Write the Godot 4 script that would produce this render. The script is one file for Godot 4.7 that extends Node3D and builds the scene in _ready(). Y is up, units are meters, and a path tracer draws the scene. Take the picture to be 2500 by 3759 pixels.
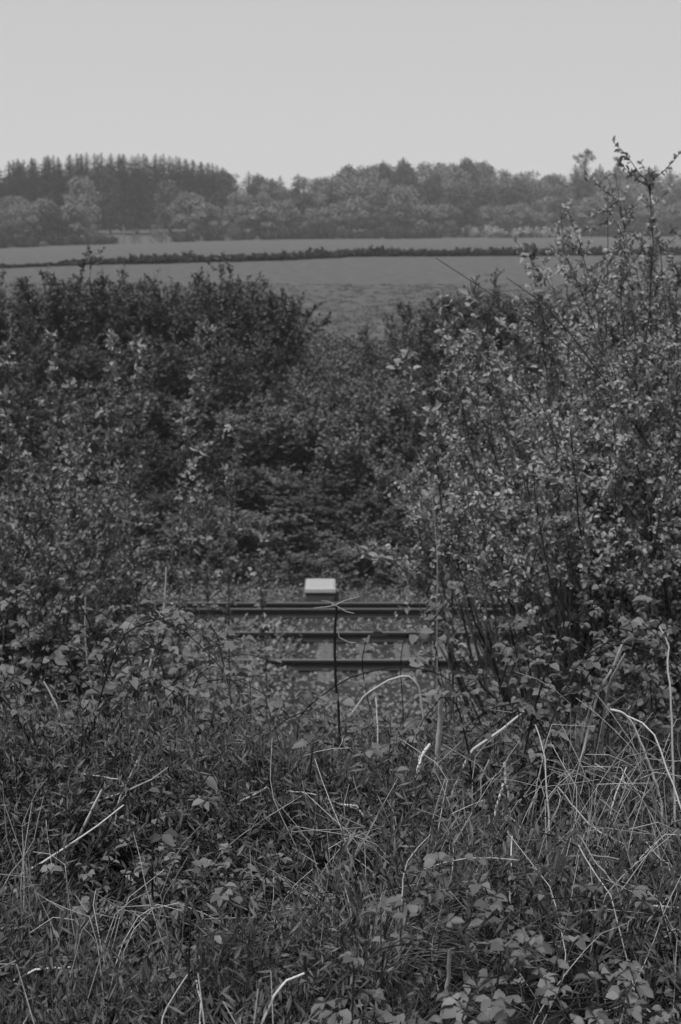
extends Node3D
# A railway cutting seen from the top of an overgrown bank. Units are metres, the rail heads lie at y = 0.
# d is the horizontal distance in front of the camera (z = -d).

const EYE := 6.3
const F := 5220.0            # focal length in pixels of the 2500 x 3759 photograph
const PITCH := -0.19478      # horizon at row 850

var rng := RandomNumberGenerator.new()
var noise := FastNoiseLite.new()
var fine := FastNoiseLite.new()
var taken := {}
var M := {}

# ---------------------------------------------------------------- mesh builder
class MB:
	var v := PackedVector3Array()
	var n := PackedVector3Array()
	var c := PackedColorArray()
	var i := PackedInt32Array()
	func leaf(p: Vector3, dir: Vector3, nrm: Vector3, l: float, w: float, g: float) -> void:
		# six-sided folded leaf: four triangles
		var s := nrm.cross(dir)
		var k := v.size()
		var lift := nrm * (w * 0.28)
		var drop := nrm * (l * 0.12)
		var col := Color(g, g, g)
		v.append(p)
		v.append(p + dir * (l * 0.38) + s * (w * 0.5) + lift)
		v.append(p + dir * (l * 0.74) + s * (w * 0.38) + lift * 0.7)
		v.append(p + dir * l - drop)
		v.append(p + dir * (l * 0.74) - s * (w * 0.38) + lift * 0.7)
		v.append(p + dir * (l * 0.38) - s * (w * 0.5) + lift)
		var na := (nrm - s * 0.45).normalized()
		var nb := (nrm + s * 0.45).normalized()
		n.append(nrm); n.append(na); n.append(na); n.append(nrm); n.append(nb); n.append(nb)
		for q in 6:
			c.append(col)
		i.append_array(PackedInt32Array([k, k + 1, k + 3, k + 1, k + 2, k + 3, k, k + 3, k + 5, k + 5, k + 3, k + 4]))
	func leaf2(p: Vector3, dir: Vector3, nrm: Vector3, l: float, w: float, g: float) -> void:
		# small diamond leaf: two triangles
		var s := nrm.cross(dir)
		var k := v.size()
		var col := Color(g, g, g)
		v.append(p); v.append(p + dir * (l * 0.5) + s * (w * 0.5)); v.append(p + dir * l); v.append(p + dir * (l * 0.5) - s * (w * 0.5))
		for q in 4:
			c.append(col)
		n.append(nrm); n.append((nrm - s * 0.5).normalized()); n.append(nrm); n.append((nrm + s * 0.5).normalized())
		i.append_array(PackedInt32Array([k, k + 1, k + 2, k, k + 2, k + 3]))
	func blade(p: Vector3, dir: Vector3, bend: Vector3, l: float, w: float, g: float) -> void:
		# a narrow curved blade in three pieces
		var side := dir.cross(bend)
		if side.length_squared() < 0.001:
			side = dir.cross(Vector3(0.3, 0.1, 0.9))
		side = side.normalized() * (w * 0.5)
		var k := v.size()
		var col := Color(g, g, g)
		var up := side.cross(dir).normalized()
		for q in 3:
			var t := q / 3.0
			var b := p + dir * (l * t) + bend * (l * t * t)
			var ww := 1.0 - t * 0.7
			v.append(b + side * ww); v.append(b - side * ww)
			n.append((up + side.normalized() * 0.5).normalized()); n.append((up - side.normalized() * 0.5).normalized())
			c.append(col); c.append(col)
		v.append(p + dir * l + bend * l); n.append(up); c.append(col)
		i.append_array(PackedInt32Array([k, k + 1, k + 2, k + 1, k + 3, k + 2, k + 2, k + 3, k + 4, k + 3, k + 5, k + 4, k + 4, k + 5, k + 6]))
	func tube(pts: PackedVector3Array, r0: float, r1: float, sides: int, g: float, power := 1.0) -> void:
		var k := v.size()
		var m := pts.size()
		var col := Color(g, g, g)
		var ref := Vector3(0.31, 0.2, 0.93)
		for a in m:
			var d: Vector3 = pts[mini(a + 1, m - 1)] - pts[maxi(a - 1, 0)]
			d = d.normalized()
			var x := d.cross(ref)
			if x.length_squared() < 0.02:
				x = d.cross(Vector3.RIGHT)
			x = x.normalized()
			var y := d.cross(x)
			var r: float = lerpf(r0, r1, pow(float(a) / maxf(m - 1, 1), power))
			for s in sides:
				var ang := TAU * s / sides
				var o := x * cos(ang) + y * sin(ang)
				v.append(pts[a] + o * r); n.append(o); c.append(col)
		for a in m - 1:
			for s in sides:
				var p0 := k + a * sides + s
				var p1 := k + a * sides + (s + 1) % sides
				i.append_array(PackedInt32Array([p0, p0 + sides, p1, p1, p0 + sides, p1 + sides]))
		# cap both ends
		for e in 2:
			var b := k if e == 0 else k + (m - 1) * sides
			for s in range(1, sides - 1):
				if e == 0: i.append_array(PackedInt32Array([b, b + s, b + s + 1]))
				else: i.append_array(PackedInt32Array([b, b + s + 1, b + s]))
	func quad(a: Vector3, b: Vector3, cc: Vector3, d: Vector3, g: float) -> void:
		# clockwise seen from the front
		var k := v.size()
		var nn := (cc - a).cross(b - a).normalized()
		var col := Color(g, g, g)
		for p in [a, b, cc, d]:
			v.append(p); n.append(nn); c.append(col)
		i.append_array(PackedInt32Array([k, k + 1, k + 2, k, k + 2, k + 3]))
	func box(lo: Vector3, hi: Vector3, bev: float, g: float) -> void:
		# box with chamfered top edges
		var a := lo; var b := hi
		var y := hi.y - bev
		var p := [Vector3(a.x, a.y, a.z), Vector3(b.x, a.y, a.z), Vector3(b.x, a.y, b.z), Vector3(a.x, a.y, b.z)]
		var q := [Vector3(a.x, y, a.z), Vector3(b.x, y, a.z), Vector3(b.x, y, b.z), Vector3(a.x, y, b.z)]
		var t := [Vector3(a.x + bev, b.y, a.z + bev), Vector3(b.x - bev, b.y, a.z + bev), Vector3(b.x - bev, b.y, b.z - bev), Vector3(a.x + bev, b.y, b.z - bev)]
		for s in 4:
			var e := (s + 1) % 4
			quad(p[s], p[e], q[e], q[s], g)
			quad(q[s], q[e], t[e], t[s], g)
		quad(t[0], t[1], t[2], t[3], g)
		quad(p[3], p[2], p[1], p[0], g)
	func mesh(mat: Material) -> ArrayMesh:
		var a := []
		a.resize(Mesh.ARRAY_MAX)
		a[Mesh.ARRAY_VERTEX] = v; a[Mesh.ARRAY_NORMAL] = n; a[Mesh.ARRAY_COLOR] = c; a[Mesh.ARRAY_INDEX] = i
		var m := ArrayMesh.new()
		if v.size():
			m.add_surface_from_arrays(Mesh.PRIMITIVE_TRIANGLES, a)
			m.surface_set_material(0, mat)
		return m

# ---------------------------------------------------------------- small helpers
func rnd(a: float, b: float) -> float:
	return rng.randf_range(a, b)

func rdir() -> Vector3:
	var z := rnd(-1, 1)
	var a := rnd(0, TAU)
	var r := sqrt(1 - z * z)
	return Vector3(r * cos(a), z, r * sin(a))

func P(px: float, py: float, d: float) -> Vector3:
	# the point in the direction of a photograph pixel at the horizontal distance d
	var v := Vector3((px - 1250.0) / F, (1879.5 - py) / F, -1.0).rotated(Vector3.RIGHT, PITCH)
	return Vector3(0, EYE, 0) + v * (d / -v.z)

func pixel(p: Vector3) -> Vector2:
	var v := (p - Vector3(0, EYE, 0)).rotated(Vector3.RIGHT, -PITCH)
	return Vector2(1250.0 + F * v.x / -v.z, 1879.5 - F * v.y / -v.z)

func numbered(called: String) -> String:
	var k: int = taken.get(called, 0)
	taken[called] = k + 1
	return called if k == 0 else "%s_%03d" % [called, k]

func tag(o: Node, label: String, category: String, group := "") -> Node:
	o.set_meta("label", label); o.set_meta("category", category)
	if group: o.set_meta("group", group)
	return o

func thing(called: String, at: Vector3, label: String, category: String, group := "") -> Node3D:
	var o := Node3D.new()
	o.name = numbered(called)
	add_child(o, true)
	o.position = at
	tag(o, label, category, group)
	return o

func part(parent: Node, called: String, m: Mesh, stuff := false) -> MeshInstance3D:
	var o := MeshInstance3D.new()
	o.name = called
	o.mesh = m
	parent.add_child(o, true)
	if stuff: o.set_meta("kind", "stuff")
	return o

func structure(called: String, m: Mesh) -> MeshInstance3D:
	var o := part(self, called, m)
	o.set_meta("kind", "structure")
	return o

func noise_tex(freq: float, lo: float, hi: float, size := 512, seed_ := 1, octaves := 5) -> NoiseTexture2D:
	var t := NoiseTexture2D.new()
	var f := FastNoiseLite.new()
	f.seed = seed_; f.frequency = freq; f.fractal_octaves = octaves
	t.noise = f; t.width = size; t.height = size; t.seamless = true
	var gr := Gradient.new()
	gr.set_color(0, Color(lo, lo, lo).linear_to_srgb()); gr.set_color(1, Color(hi, hi, hi).linear_to_srgb())
	gr.set_offset(0, 0.25); gr.set_offset(1, 0.75)
	t.color_ramp = gr
	return t

func mat(called: String, rough: float, spec: float, tex: Texture2D = null, scale := 1.0, bump: Texture2D = null, bump_cm := 1.0) -> StandardMaterial3D:
	var m := StandardMaterial3D.new()
	m.resource_name = called
	m.vertex_color_use_as_albedo = true
	m.roughness = rough
	m.metallic_specular = spec
	m.cull_mode = BaseMaterial3D.CULL_DISABLED
	if tex:
		m.albedo_texture = tex
	if tex or bump:
		m.uv1_triplanar = true; m.uv1_world_triplanar = true; m.uv1_scale = Vector3.ONE * scale
	if bump:
		m.heightmap_enabled = true; m.heightmap_texture = bump; m.heightmap_scale = bump_cm
	return m

# ---------------------------------------------------------------- terrain
const PROFILE := [[-60, 4.6], [2.4, 4.6], [3.6, 4.42], [5.5, 3.95], [14.2, -0.3], [16.5, -0.38], [18.4, -0.32], [24.8, -0.30], [26.4, -0.25], [32.0, 3.1], [35.5, 3.6], [86, 4.5], [125, 4.62], [300, 5.3], [1200, 5.3]]
var pockets := []
var dents := []   # [x, d, radius, height]

func edge(x: float) -> float:      # where the far wood begins
	return 240.0 + 0.8 * clampf(x, -130, 160)

func height(x: float, d: float) -> float:
	var y := 4.6
	for k in PROFILE.size() - 1:
		if d >= PROFILE[k][0] and d < PROFILE[k + 1][0]:
			var t: float = (d - PROFILE[k][0]) / (PROFILE[k + 1][0] - PROFILE[k][0])
			y = lerpf(PROFILE[k][1], PROFILE[k + 1][1], t)
			break
	if d > 1199: y = 5.3
	if d < 16:
		y += noise.get_noise_2d(x * 9.0, d * 9.0) * 0.28 * clampf((16 - d) / 4.0, 0, 1)
		for e in dents:
			var q: float = ((x - e[0]) * (x - e[0]) + (d - e[1]) * (d - e[1])) / (e[2] * e[2])
			if q < 6: y += e[3] * exp(-q)
	elif d > 26 and d < 36:
		y += noise.get_noise_2d(x * 6.0, d * 6.0) * 0.35 * clampf((d - 26) / 2.0, 0, 1) * clampf((36 - d) / 2.0, 0, 1)
	elif d > 40:
		y += noise.get_noise_2d(x * 0.25, d * 0.25) * 0.25 * clampf((d - 40) / 60.0, 0, 1)
		y += 0.026 * clampf(x + 10.0, -60, 0) * clampf((d - 60) / 40.0, 0, 1)
		var e := d - edge(x)
		if e > 0:
			y += 0.03 * minf(e, 300) + 2.0 * exp(-pow((x + 60) / 45.0, 2)) * clampf(e / 80.0, 0, 1)
	return y

func hit(px: float, row: float, d0: float, d1: float) -> Vector3:
	# where the sight line through a pixel meets the ground between two distances
	var a := d0
	var b := d1
	for k in 24:
		var m := (a + b) * 0.5
		var p := P(px, row, m)
		if p.y > height(p.x, m): a = m
		else: b = m
	var q := P(px, row, a)
	return ground(q.x, a)

func ground(x: float, d: float) -> Vector3:
	return Vector3(x, height(x, d), -d)

func sheet(xs: Array, ds: Array, m: Material, lift := 0.0) -> ArrayMesh:
	var b := MB.new()
	for d in ds:
		for x in xs:
			b.v.append(ground(x, d) + Vector3(0, lift, 0))
			var e := 0.15 if d < 40 else 2.0
			b.n.append(Vector3(height(x - e, d) - height(x + e, d), 2 * e, height(x, d + e) - height(x, d - e)).normalized())
			b.c.append(Color.WHITE)
	var w := xs.size()
	for r in ds.size() - 1:
		for k in w - 1:
			var a := r * w + k
			b.i.append_array(PackedInt32Array([a, a + w, a + 1, a + 1, a + w, a + w + 1]))
	return b.mesh(m)

func steps(a: float, b: float, n: int) -> Array:
	var o := []
	for k in n + 1: o.append(lerpf(a, b, float(k) / n))
	return o

# ---------------------------------------------------------------- plants
# A many-stemmed shrub. Returns [wood, leaves].
func grow(o: Dictionary) -> Array:
	var wood := MB.new()
	var lv := MB.new()
	var nodes: int = o.get("nodes", 9)
	var big: bool = o.get("big", true)
	for k in o.stems:
		var a := rnd(0, TAU)
		var rr := sqrt(rng.randf())
		var outw := Vector3(cos(a), 0, sin(a))
		var p: Vector3 = outw * (rr * o.base)
		p.y = -0.15
		var dir: Vector3 = (Vector3.UP + outw * (rr * o.spread) + o.get("lean", Vector3.ZERO) * rnd(0.4, 1.3)).normalized()
		var l: float = o.h * rnd(o.get("short", 0.62), 1.05) * (1.0 - 0.25 * rr) / nodes
		var pts := PackedVector3Array([p])
		var dirs := [dir]
		for j in nodes:
			dir = (dir + rdir() * 0.13 + Vector3.UP * o.get("rise", 0.03) + o.get("pull", Vector3.ZERO)).normalized()
			p += dir * l
			if p.x < o.get("xmin", -99.0) + o.get("slant", 0.12) * p.y + o.get("skirt", 0.0) * maxf(0, 2.2 - p.y) or p.x > o.get("xmax", 99.0) - 0.06 * p.y or p.y > o.get("top", 99.0) * rnd(0.93, 1.04): break
			pts.append(p); dirs.append(dir)
		var reached := pts.size() - 1
		if reached < 2: continue
		wood.tube(pts, o.get("r", 0.014) * rnd(0.6, 1.2), 0.0022, 4, rnd(o.bark[0], o.bark[1]))
		var tone := rnd(0.75, 1.25)
		for j in range(int(o.get("clear", 1)), reached + 1):
			var t := float(j) / nodes
			if pts[j].x < -0.3 and pts[j].y < o.get("bare", 0.0): continue
			for s in o.side:
				if rng.randf() > 0.9: continue
				var bd: Vector3 = (dirs[j] * rnd(0.3, 0.9) + rdir() * 0.9 + Vector3.UP * 0.15).normalized()
				var bl: float = o.twig * rnd(0.4, 1.2) * (1.15 - 0.65 * t)
				var bp: Vector3 = pts[j] - dirs[j] * (l * rng.randf())
				var bpts := PackedVector3Array([bp])
				for q in 4:
					bd = (bd + rdir() * 0.22 + Vector3.UP * 0.06).normalized()
					bp += bd * (bl / 4.0)
					bpts.append(bp)
					for e in o.leaves:
						var at: Vector3 = bp - bd * (bl / 4.0 * rng.randf())
						var ld: Vector3 = (bd * 0.6 + rdir()).normalized()
						var nn: Vector3 = Vector3.UP * 0.75 + rdir() * 0.75
						nn = (nn - ld * nn.dot(ld)).normalized()
						var ll: float = o.leaf * rnd(0.6, 1.25)
						var g: float = rnd(o.tone[0], o.tone[1]) * tone
						if big: lv.leaf(at, ld, nn, ll, ll * o.get("wide", 0.55), g)
						else: lv.leaf2(at, ld, nn, ll, ll * o.get("wide", 0.7), g)
				wood.tube(bpts, 0.0035, 0.0012, 3, rnd(o.bark[0], o.bark[1]))
		# leafy spray at the tip
		for e in o.get("tip", 10):
			var t2 := rng.randf()
			var at: Vector3 = pts[reached] - dirs[reached] * (l * 1.3 * t2)
			var ld: Vector3 = (dirs[reached] * 0.8 + rdir()).normalized()
			var nn: Vector3 = Vector3.UP * 0.6 + rdir()
			nn = (nn - ld * nn.dot(ld)).normalized()
			var ll: float = o.leaf * rnd(0.7, 1.3)
			var g: float = rnd(o.tone[0], o.tone[1]) * tone * 1.1
			if big: lv.leaf(at, ld, nn, ll, ll * o.get("wide", 0.55), g)
			else: lv.leaf2(at, ld, nn, ll, ll * 0.7, g)
	return [wood, lv]

func plant_from(called: String, made: Array, at: Vector3, label: String, category: String, group: String, leafmat: Material, crown := "foliage", stem := "stem") -> Node3D:
	var t := thing(called, at, label, category, group)
	part(t, stem, made[0].mesh(M.bark), stem == "stem")
	part(t, crown, made[1].mesh(leafmat), true)
	return t

func copy(o: Node3D, called: String, at: Vector3, turn: float, scale: Vector3, label: String, group := "") -> Node3D:
	var c: Node3D = o.duplicate()
	c.name = numbered(called)
	add_child(c, true)
	c.position = at
	c.rotation.y = turn
	c.scale = scale
	c.set_meta("label", label)
	if group: c.set_meta("group", group)
	return c

# Far broadleaf tree, about 10 m tall: trunk and limbs, crown of leaf clumps.
func broadleaf(lobes: int, faces: int, wide: float, size: float, tone: Array) -> Array:
	var wood := MB.new()
	var lv := MB.new()
	wood.tube(PackedVector3Array([Vector3(0, -0.4, 0), Vector3(0.1, 1.5, 0), Vector3(0.0, 3.2, 0.1), Vector3(0.2, 6.0, 0), Vector3(0.1, 8.4, 0)]), 0.24, 0.05, 6, 0.06)
	for k in lobes:
		var t := (k + 0.5) / lobes
		var a := k * 2.4 + rnd(-0.4, 0.4)
		var r: float = wide * sin(PI * clampf(0.18 + t * 0.75, 0, 1)) * rnd(0.55, 0.95)
		var ctr := Vector3(cos(a) * r, 1.8 + 6.6 * t + rnd(-0.4, 0.4), sin(a) * r)
		wood.tube(PackedVector3Array([Vector3(0.05, maxf(1.2, ctr.y - 2.2), 0), ctr * Vector3(0.5, 1, 0.5) - Vector3(0, 0.9, 0), ctr]), 0.09, 0.02, 4, 0.06)
		var lr := rnd(1.0, 1.75)
		var tn := rnd(0.8, 1.2)
		for f in faces:
			var o := rdir()
			if o.y < -0.3 and rng.randf() < 0.6: o.y = -o.y
			var rad := lr * pow(rng.randf(), 0.35)
			var p := ctr + o * Vector3(rad, rad * 0.8, rad)
			var ld := rdir()
			var nn := o * 0.9 + rdir() * 0.8 + Vector3.UP * 0.4
			nn = (nn - ld * nn.dot(ld)).normalized()
			lv.leaf2(p, ld, nn, size * rnd(0.6, 1.3), size * 0.75, rnd(tone[0], tone[1]) * tn)
	return [wood, lv]

func conifer(tone: Array) -> Array:
	var wood := MB.new()
	var lv := MB.new()
	wood.tube(PackedVector3Array([Vector3(0, -0.4, 0), Vector3(0, 5, 0), Vector3(0.05, 10, 0)]), 0.22, 0.02, 6, 0.05)
	for k in 34:
		var t := k / 33.0
		var y := 1.2 + 8.7 * t
		var reach := 2.7 * pow(1.0 - t, 0.75) * rnd(0.8, 1.1) + 0.04
		for b in 8:
			var a := rnd(0, TAU)
			var o := Vector3(cos(a), -0.25, sin(a)).normalized()
			var len_ := reach * rnd(0.7, 1.1)
			wood.tube(PackedVector3Array([Vector3(0, y, 0), Vector3(0, y, 0) + o * len_]), 0.03, 0.008, 3, 0.05)
			var m := int(4 + len_ * 9)
			for f in m:
				var s := rng.randf()
				var p := Vector3(0, y, 0) + o * (len_ * s) + rdir() * 0.14 * (1.0 - 0.8 * t)
				var ld := (o + rdir() * 0.7).normalized()
				var nn := Vector3.UP + rdir() * 0.5
				nn = (nn - ld * nn.dot(ld)).normalized()
				lv.leaf2(p, ld, nn, rnd(0.25, 0.5) * (1.0 - 0.72 * t * t), 0.22 * (1.0 - 0.6 * t * t), rnd(tone[0], tone[1]))
	return [wood, lv]

# stem traced from pixels [x, y] at one distance; the base end runs down into the ground
func stem_from(pix: Array, d: float, wpx: float, tip: float, g: float, lean := 0.0) -> ArrayMesh:
	var pts := PackedVector3Array()
	var m := pix.size()
	for k in m:
		var t := float(k) / maxf(m - 1, 1)
		pts.append(P(pix[k][0], pix[k][1], d + lean * t))
	# foot: the lowest of the two ends runs on into the ground
	if pts[0].y > pts[m - 1].y: pts.reverse()
	var foot := pts[0]
	var g0 := height(foot.x, -foot.z)
	if foot.y > g0 - 0.05:
		var back := (foot - pts[1]).normalized()
		back = (back * 0.6 + Vector3.DOWN).normalized()
		pts.insert(0, foot + back * ((foot.y - g0 + 0.05) / -back.y))
	# smooth
	var cv := Curve3D.new()
	for k in pts.size():
		var tg := (pts[mini(k + 1, pts.size() - 1)] - pts[maxi(k - 1, 0)]) * 0.18
		cv.add_point(pts[k], -tg, tg)
	var out := PackedVector3Array()
	var nn := 5 * pts.size()
	var L := cv.get_baked_length()
	for k in nn + 1:
		var p := cv.sample_baked(L * k / nn)
		var wob := fine.get_noise_3d(p.x * 60, p.y * 60, p.z * 60) * 0.004
		out.append(p + Vector3(wob, wob * 0.5, -wob))
	var w := wpx / F * d * 0.5
	var b := MB.new()
	b.tube(out, w, w * tip, 6, g)
	return b.mesh(M.dry)

func smooth(pts: Array) -> PackedVector3Array:
	var cv := Curve3D.new()
	for k in pts.size():
		var tg: Vector3 = (pts[mini(k + 1, pts.size() - 1)] - pts[maxi(k - 1, 0)]) * 0.22
		cv.add_point(pts[k], -tg, tg)
	var out := PackedVector3Array()
	var len_ := cv.get_baked_length()
	for k in 11:
		out.append(cv.sample_baked(len_ * k / 10.0) + rdir() * 0.0015)
	return out

func bramble_leaf(b: MB, at: Vector3, dir: Vector3, size: float, g: float) -> void:
	# three or five leaflets on a stalk, spread like a hand, held level
	var nn := (Vector3.UP + rdir() * 0.35).normalized()
	var fwd := (dir - nn * dir.dot(nn)).normalized()
	var cnt := 3 if rng.randf() < 0.6 else 5
	for k in cnt:
		var a := (k - (cnt - 1) * 0.5) * (1.15 if cnt == 3 else 0.75)
		var ld := fwd.rotated(nn, a)
		ld = (ld - Vector3.UP * rnd(0, 0.25)).normalized()
		var n2 := (nn + rdir() * 0.55)
		n2 = (n2 - ld * n2.dot(ld)).normalized()
		b.leaf(at + ld * size * 0.15, ld, n2, size * rnd(0.6, 1.15) * (1.0 if absf(a) < 0.1 else 0.85), size * rnd(0.4, 0.68), g * rnd(0.55, 1.3))

const BRAMBLE_LEAF := 0.14
func bramble(pts: Array, leaf_size: float, every: float, r: float, rootpt := true) -> Array:
	# arching cane through world points; returns [cane, leaves]
	var cv := Curve3D.new()
	for k in pts.size():
		var tg: Vector3 = (pts[mini(k + 1, pts.size() - 1)] - pts[maxi(k - 1, 0)]) * 0.2
		cv.add_point(pts[k], -tg, tg)
	var L := cv.get_baked_length()
	var out := PackedVector3Array()
	for k in 25:
		out.append(cv.sample_baked(L * k / 24.0))
	var wood := MB.new()
	var lv := MB.new()
	wood.tube(out, r, r * 0.4, 5, 0.025)
	var s := L * (0.15 if rootpt else 0.02)
	while s < L:
		var p := cv.sample_baked(s)
		var q := cv.sample_baked(minf(s + 0.02, L))
		var o := ((q - p).normalized() * 0.4 + rdir() + Vector3.UP * 0.5).normalized()
		var st := rnd(0.03, 0.09)
		wood.tube(PackedVector3Array([p, p + o * st * 0.6 + Vector3.UP * 0.01, p + o * st]), 0.0018, 0.0012, 3, 0.06)
		bramble_leaf(lv, p + o * st, o, leaf_size * rnd(0.7, 1.15), BRAMBLE_LEAF)
		s += every * rnd(0.6, 1.3)
	return [wood, lv]

func scatter(called: String, m: Mesh, places: Array, label: String, category: String) -> void:
	var mm := MultiMesh.new()
	mm.transform_format = MultiMesh.TRANSFORM_3D
	mm.mesh = m
	mm.instance_count = places.size()
	for k in places.size():
		mm.set_instance_transform(k, places[k])
	var o := MultiMeshInstance3D.new()
	o.name = numbered(called)
	o.multimesh = mm
	o.set_meta("kind", "stuff")
	add_child(o, true)
	tag(o, label, category)

func tilt(p: Vector3, s: float, lean := 0.15) -> Transform3D:
	var b := Basis(Vector3.UP, rnd(0, TAU)).rotated(Vector3(rnd(-1, 1), 0, rnd(-1, 1)).normalized(), rnd(0, lean))
	return Transform3D(b.scaled(Vector3.ONE * s), p)

# ================================================================ scene
func _ready() -> void:
	rng.seed = 20240
	noise.seed = 5; noise.frequency = 0.09
	fine.seed = 9; fine.frequency = 0.5
	look()
	materials()
	dents = [[P(690, 2990, 3.4).x, 3.5, 0.45, -0.45], [P(2120, 3560, 2.2).x, 2.2, 0.42, -0.5], [P(1120, 2900, 4.0).x, 4.1, 0.42, 0.30],
		[P(1900, 3150, 3.0).x, 3.1, 0.5, 0.1], [P(1500, 2980, 3.7).x, 3.6, 0.3, -0.25], [P(300, 2750, 4.5).x, 4.6, 0.5, 0.15], [P(420, 3480, 2.1).x, 2.1, 0.22, -0.25]]
	# bare dark pockets in the undergrowth: [x, d, half width, half length]
	pockets = [[P(690, 2990, 3.3).x, 3.4, 0.45, 0.55], [P(2120, 3560, 2.1).x, 2.0, 0.46, 0.75], [P(1500, 3000, 3.5).x, 3.4, 0.28, 0.4], [P(420, 3500, 2.1).x, 2.05, 0.26, 0.35], [P(1120, 3000, 3.2).x, 3.25, 0.36, 0.5], [P(2280, 3000, 2.6).x, 2.65, 0.3, 0.35]]
	setting()
	railway()
	far_wood()
	hedges()
	far_bank()
	near_shrubs()
	foreground()
	print("done ", Time.get_ticks_msec())

func look() -> void:
	var cam := Camera3D.new()
	cam.name = "camera"
	cam.position = Vector3(0, EYE, 0)
	cam.rotation.x = PITCH
	cam.near = 0.1
	cam.far = 3000
	add_child(cam)
	var lens := CameraAttributesPhysical.new()
	lens.frustum_focal_length = 33.33
	lens.exposure_aperture = 5.0
	lens.frustum_focus_distance = 3.6
	lens.frustum_near = 0.1
	lens.frustum_far = 3000
	cam.attributes = lens
	cam.fov = rad_to_deg(2.0 * atan(3759.0 / 2.0 / F))
	cam.current = true
	var sun := DirectionalLight3D.new()
	sun.name = "sun"
	sun.light_energy = 0.5
	sun.light_angular_distance = 12
	sun.shadow_enabled = true
	sun.sky_mode = DirectionalLight3D.SKY_MODE_LIGHT_ONLY
	sun.rotation = Vector3(deg_to_rad(-64), deg_to_rad(-28), 0)
	add_child(sun)
	var e := Environment.new()
	e.background_mode = Environment.BG_SKY
	var s := ProceduralSkyMaterial.new()
	s.sky_top_color = Color(0.43, 0.43, 0.43)
	s.sky_horizon_color = Color(0.543, 0.543, 0.543)
	s.sky_curve = 0.25
	s.ground_bottom_color = Color(0.15, 0.15, 0.15)
	s.ground_horizon_color = Color(0.4, 0.4, 0.4)
	var sky := Sky.new()
	sky.sky_material = s
	e.sky = sky
	e.tonemap_mode = Environment.TONE_MAPPER_LINEAR
	e.tonemap_exposure = 2.6
	e.fog_enabled = true
	e.fog_density = 0.00065
	e.fog_light_color = Color(0.85, 0.85, 0.85)
	e.sdfgi_enabled = true; e.ssao_enabled = true; e.ssil_enabled = true
	var w := WorldEnvironment.new()
	w.name = "surroundings"
	w.environment = e
	add_child(w)

func materials() -> void:
	M.leaf = mat("fresh leaves", 0.55, 0.4)
	M.darkleaf = mat("dark leaves", 0.6, 0.35)
	M.far = mat("far leaves", 0.85, 0.2)
	for k in ["leaf", "darkleaf", "far"]:
		M[k].backlight_enabled = true
		M[k].backlight = Color(0.8, 0.8, 0.8) if k == "leaf" else Color(0.5, 0.5, 0.5)
	M.bark = mat("bark", 0.9, 0.2, noise_tex(0.02, 0.6, 1.3, 256, 3), 9.0)
	M.dry = mat("dry stems", 0.8, 0.25, noise_tex(0.03, 0.62, 1.15, 256, 4), 22.0)
	M.grass = mat("grass", 0.65, 0.35)
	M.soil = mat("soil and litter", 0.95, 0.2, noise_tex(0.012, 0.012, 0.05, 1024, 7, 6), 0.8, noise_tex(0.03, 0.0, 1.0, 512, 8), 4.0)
	M.field = mat("meadow", 0.95, 0.15, noise_tex(0.02, 0.08, 0.11, 1024, 11, 6), 0.045, noise_tex(0.08, 0.0, 1.0, 512, 12, 5), 0.4)
	M.gravel = mat("gravel", 0.95, 0.2, noise_tex(0.06, 0.05, 0.16, 1024, 13, 4), 1.4, noise_tex(0.06, 0.0, 1.0, 1024, 13, 4), 3.0)
	M.stone = mat("ballast stone", 0.9, 0.25, noise_tex(0.03, 0.7, 1.25, 256, 15), 6.0)
	M.rust = mat("rusty steel", 0.75, 0.35, noise_tex(0.03, 0.6, 1.3, 512, 16), 4.0)
	M.steel = mat("worn rail top", 0.35, 0.5, noise_tex(0.02, 0.8, 1.1, 256, 17), 3.0)
	M.steel.metallic = 0.6
	M.concrete = mat("concrete", 0.9, 0.25, noise_tex(0.02, 0.72, 1.15, 512, 18, 6), 2.5, noise_tex(0.06, 0.0, 1.0, 512, 19), 0.5)

func setting() -> void:
	var xs := steps(-9, 9, 110)
	xs = [-400, -120, -60, -30, -18, -12] + xs + [12, 18, 30, 60, 120, 400]
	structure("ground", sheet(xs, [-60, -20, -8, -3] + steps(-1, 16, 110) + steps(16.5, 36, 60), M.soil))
	var wide := [-500, -350, -250] + steps(-200, 200, 90) + [250, 350, 500]
	structure("field", sheet(wide, steps(36, 120, 40) + steps(124, 420, 70) + [450, 500, 600, 800, 1190], M.field))

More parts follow.
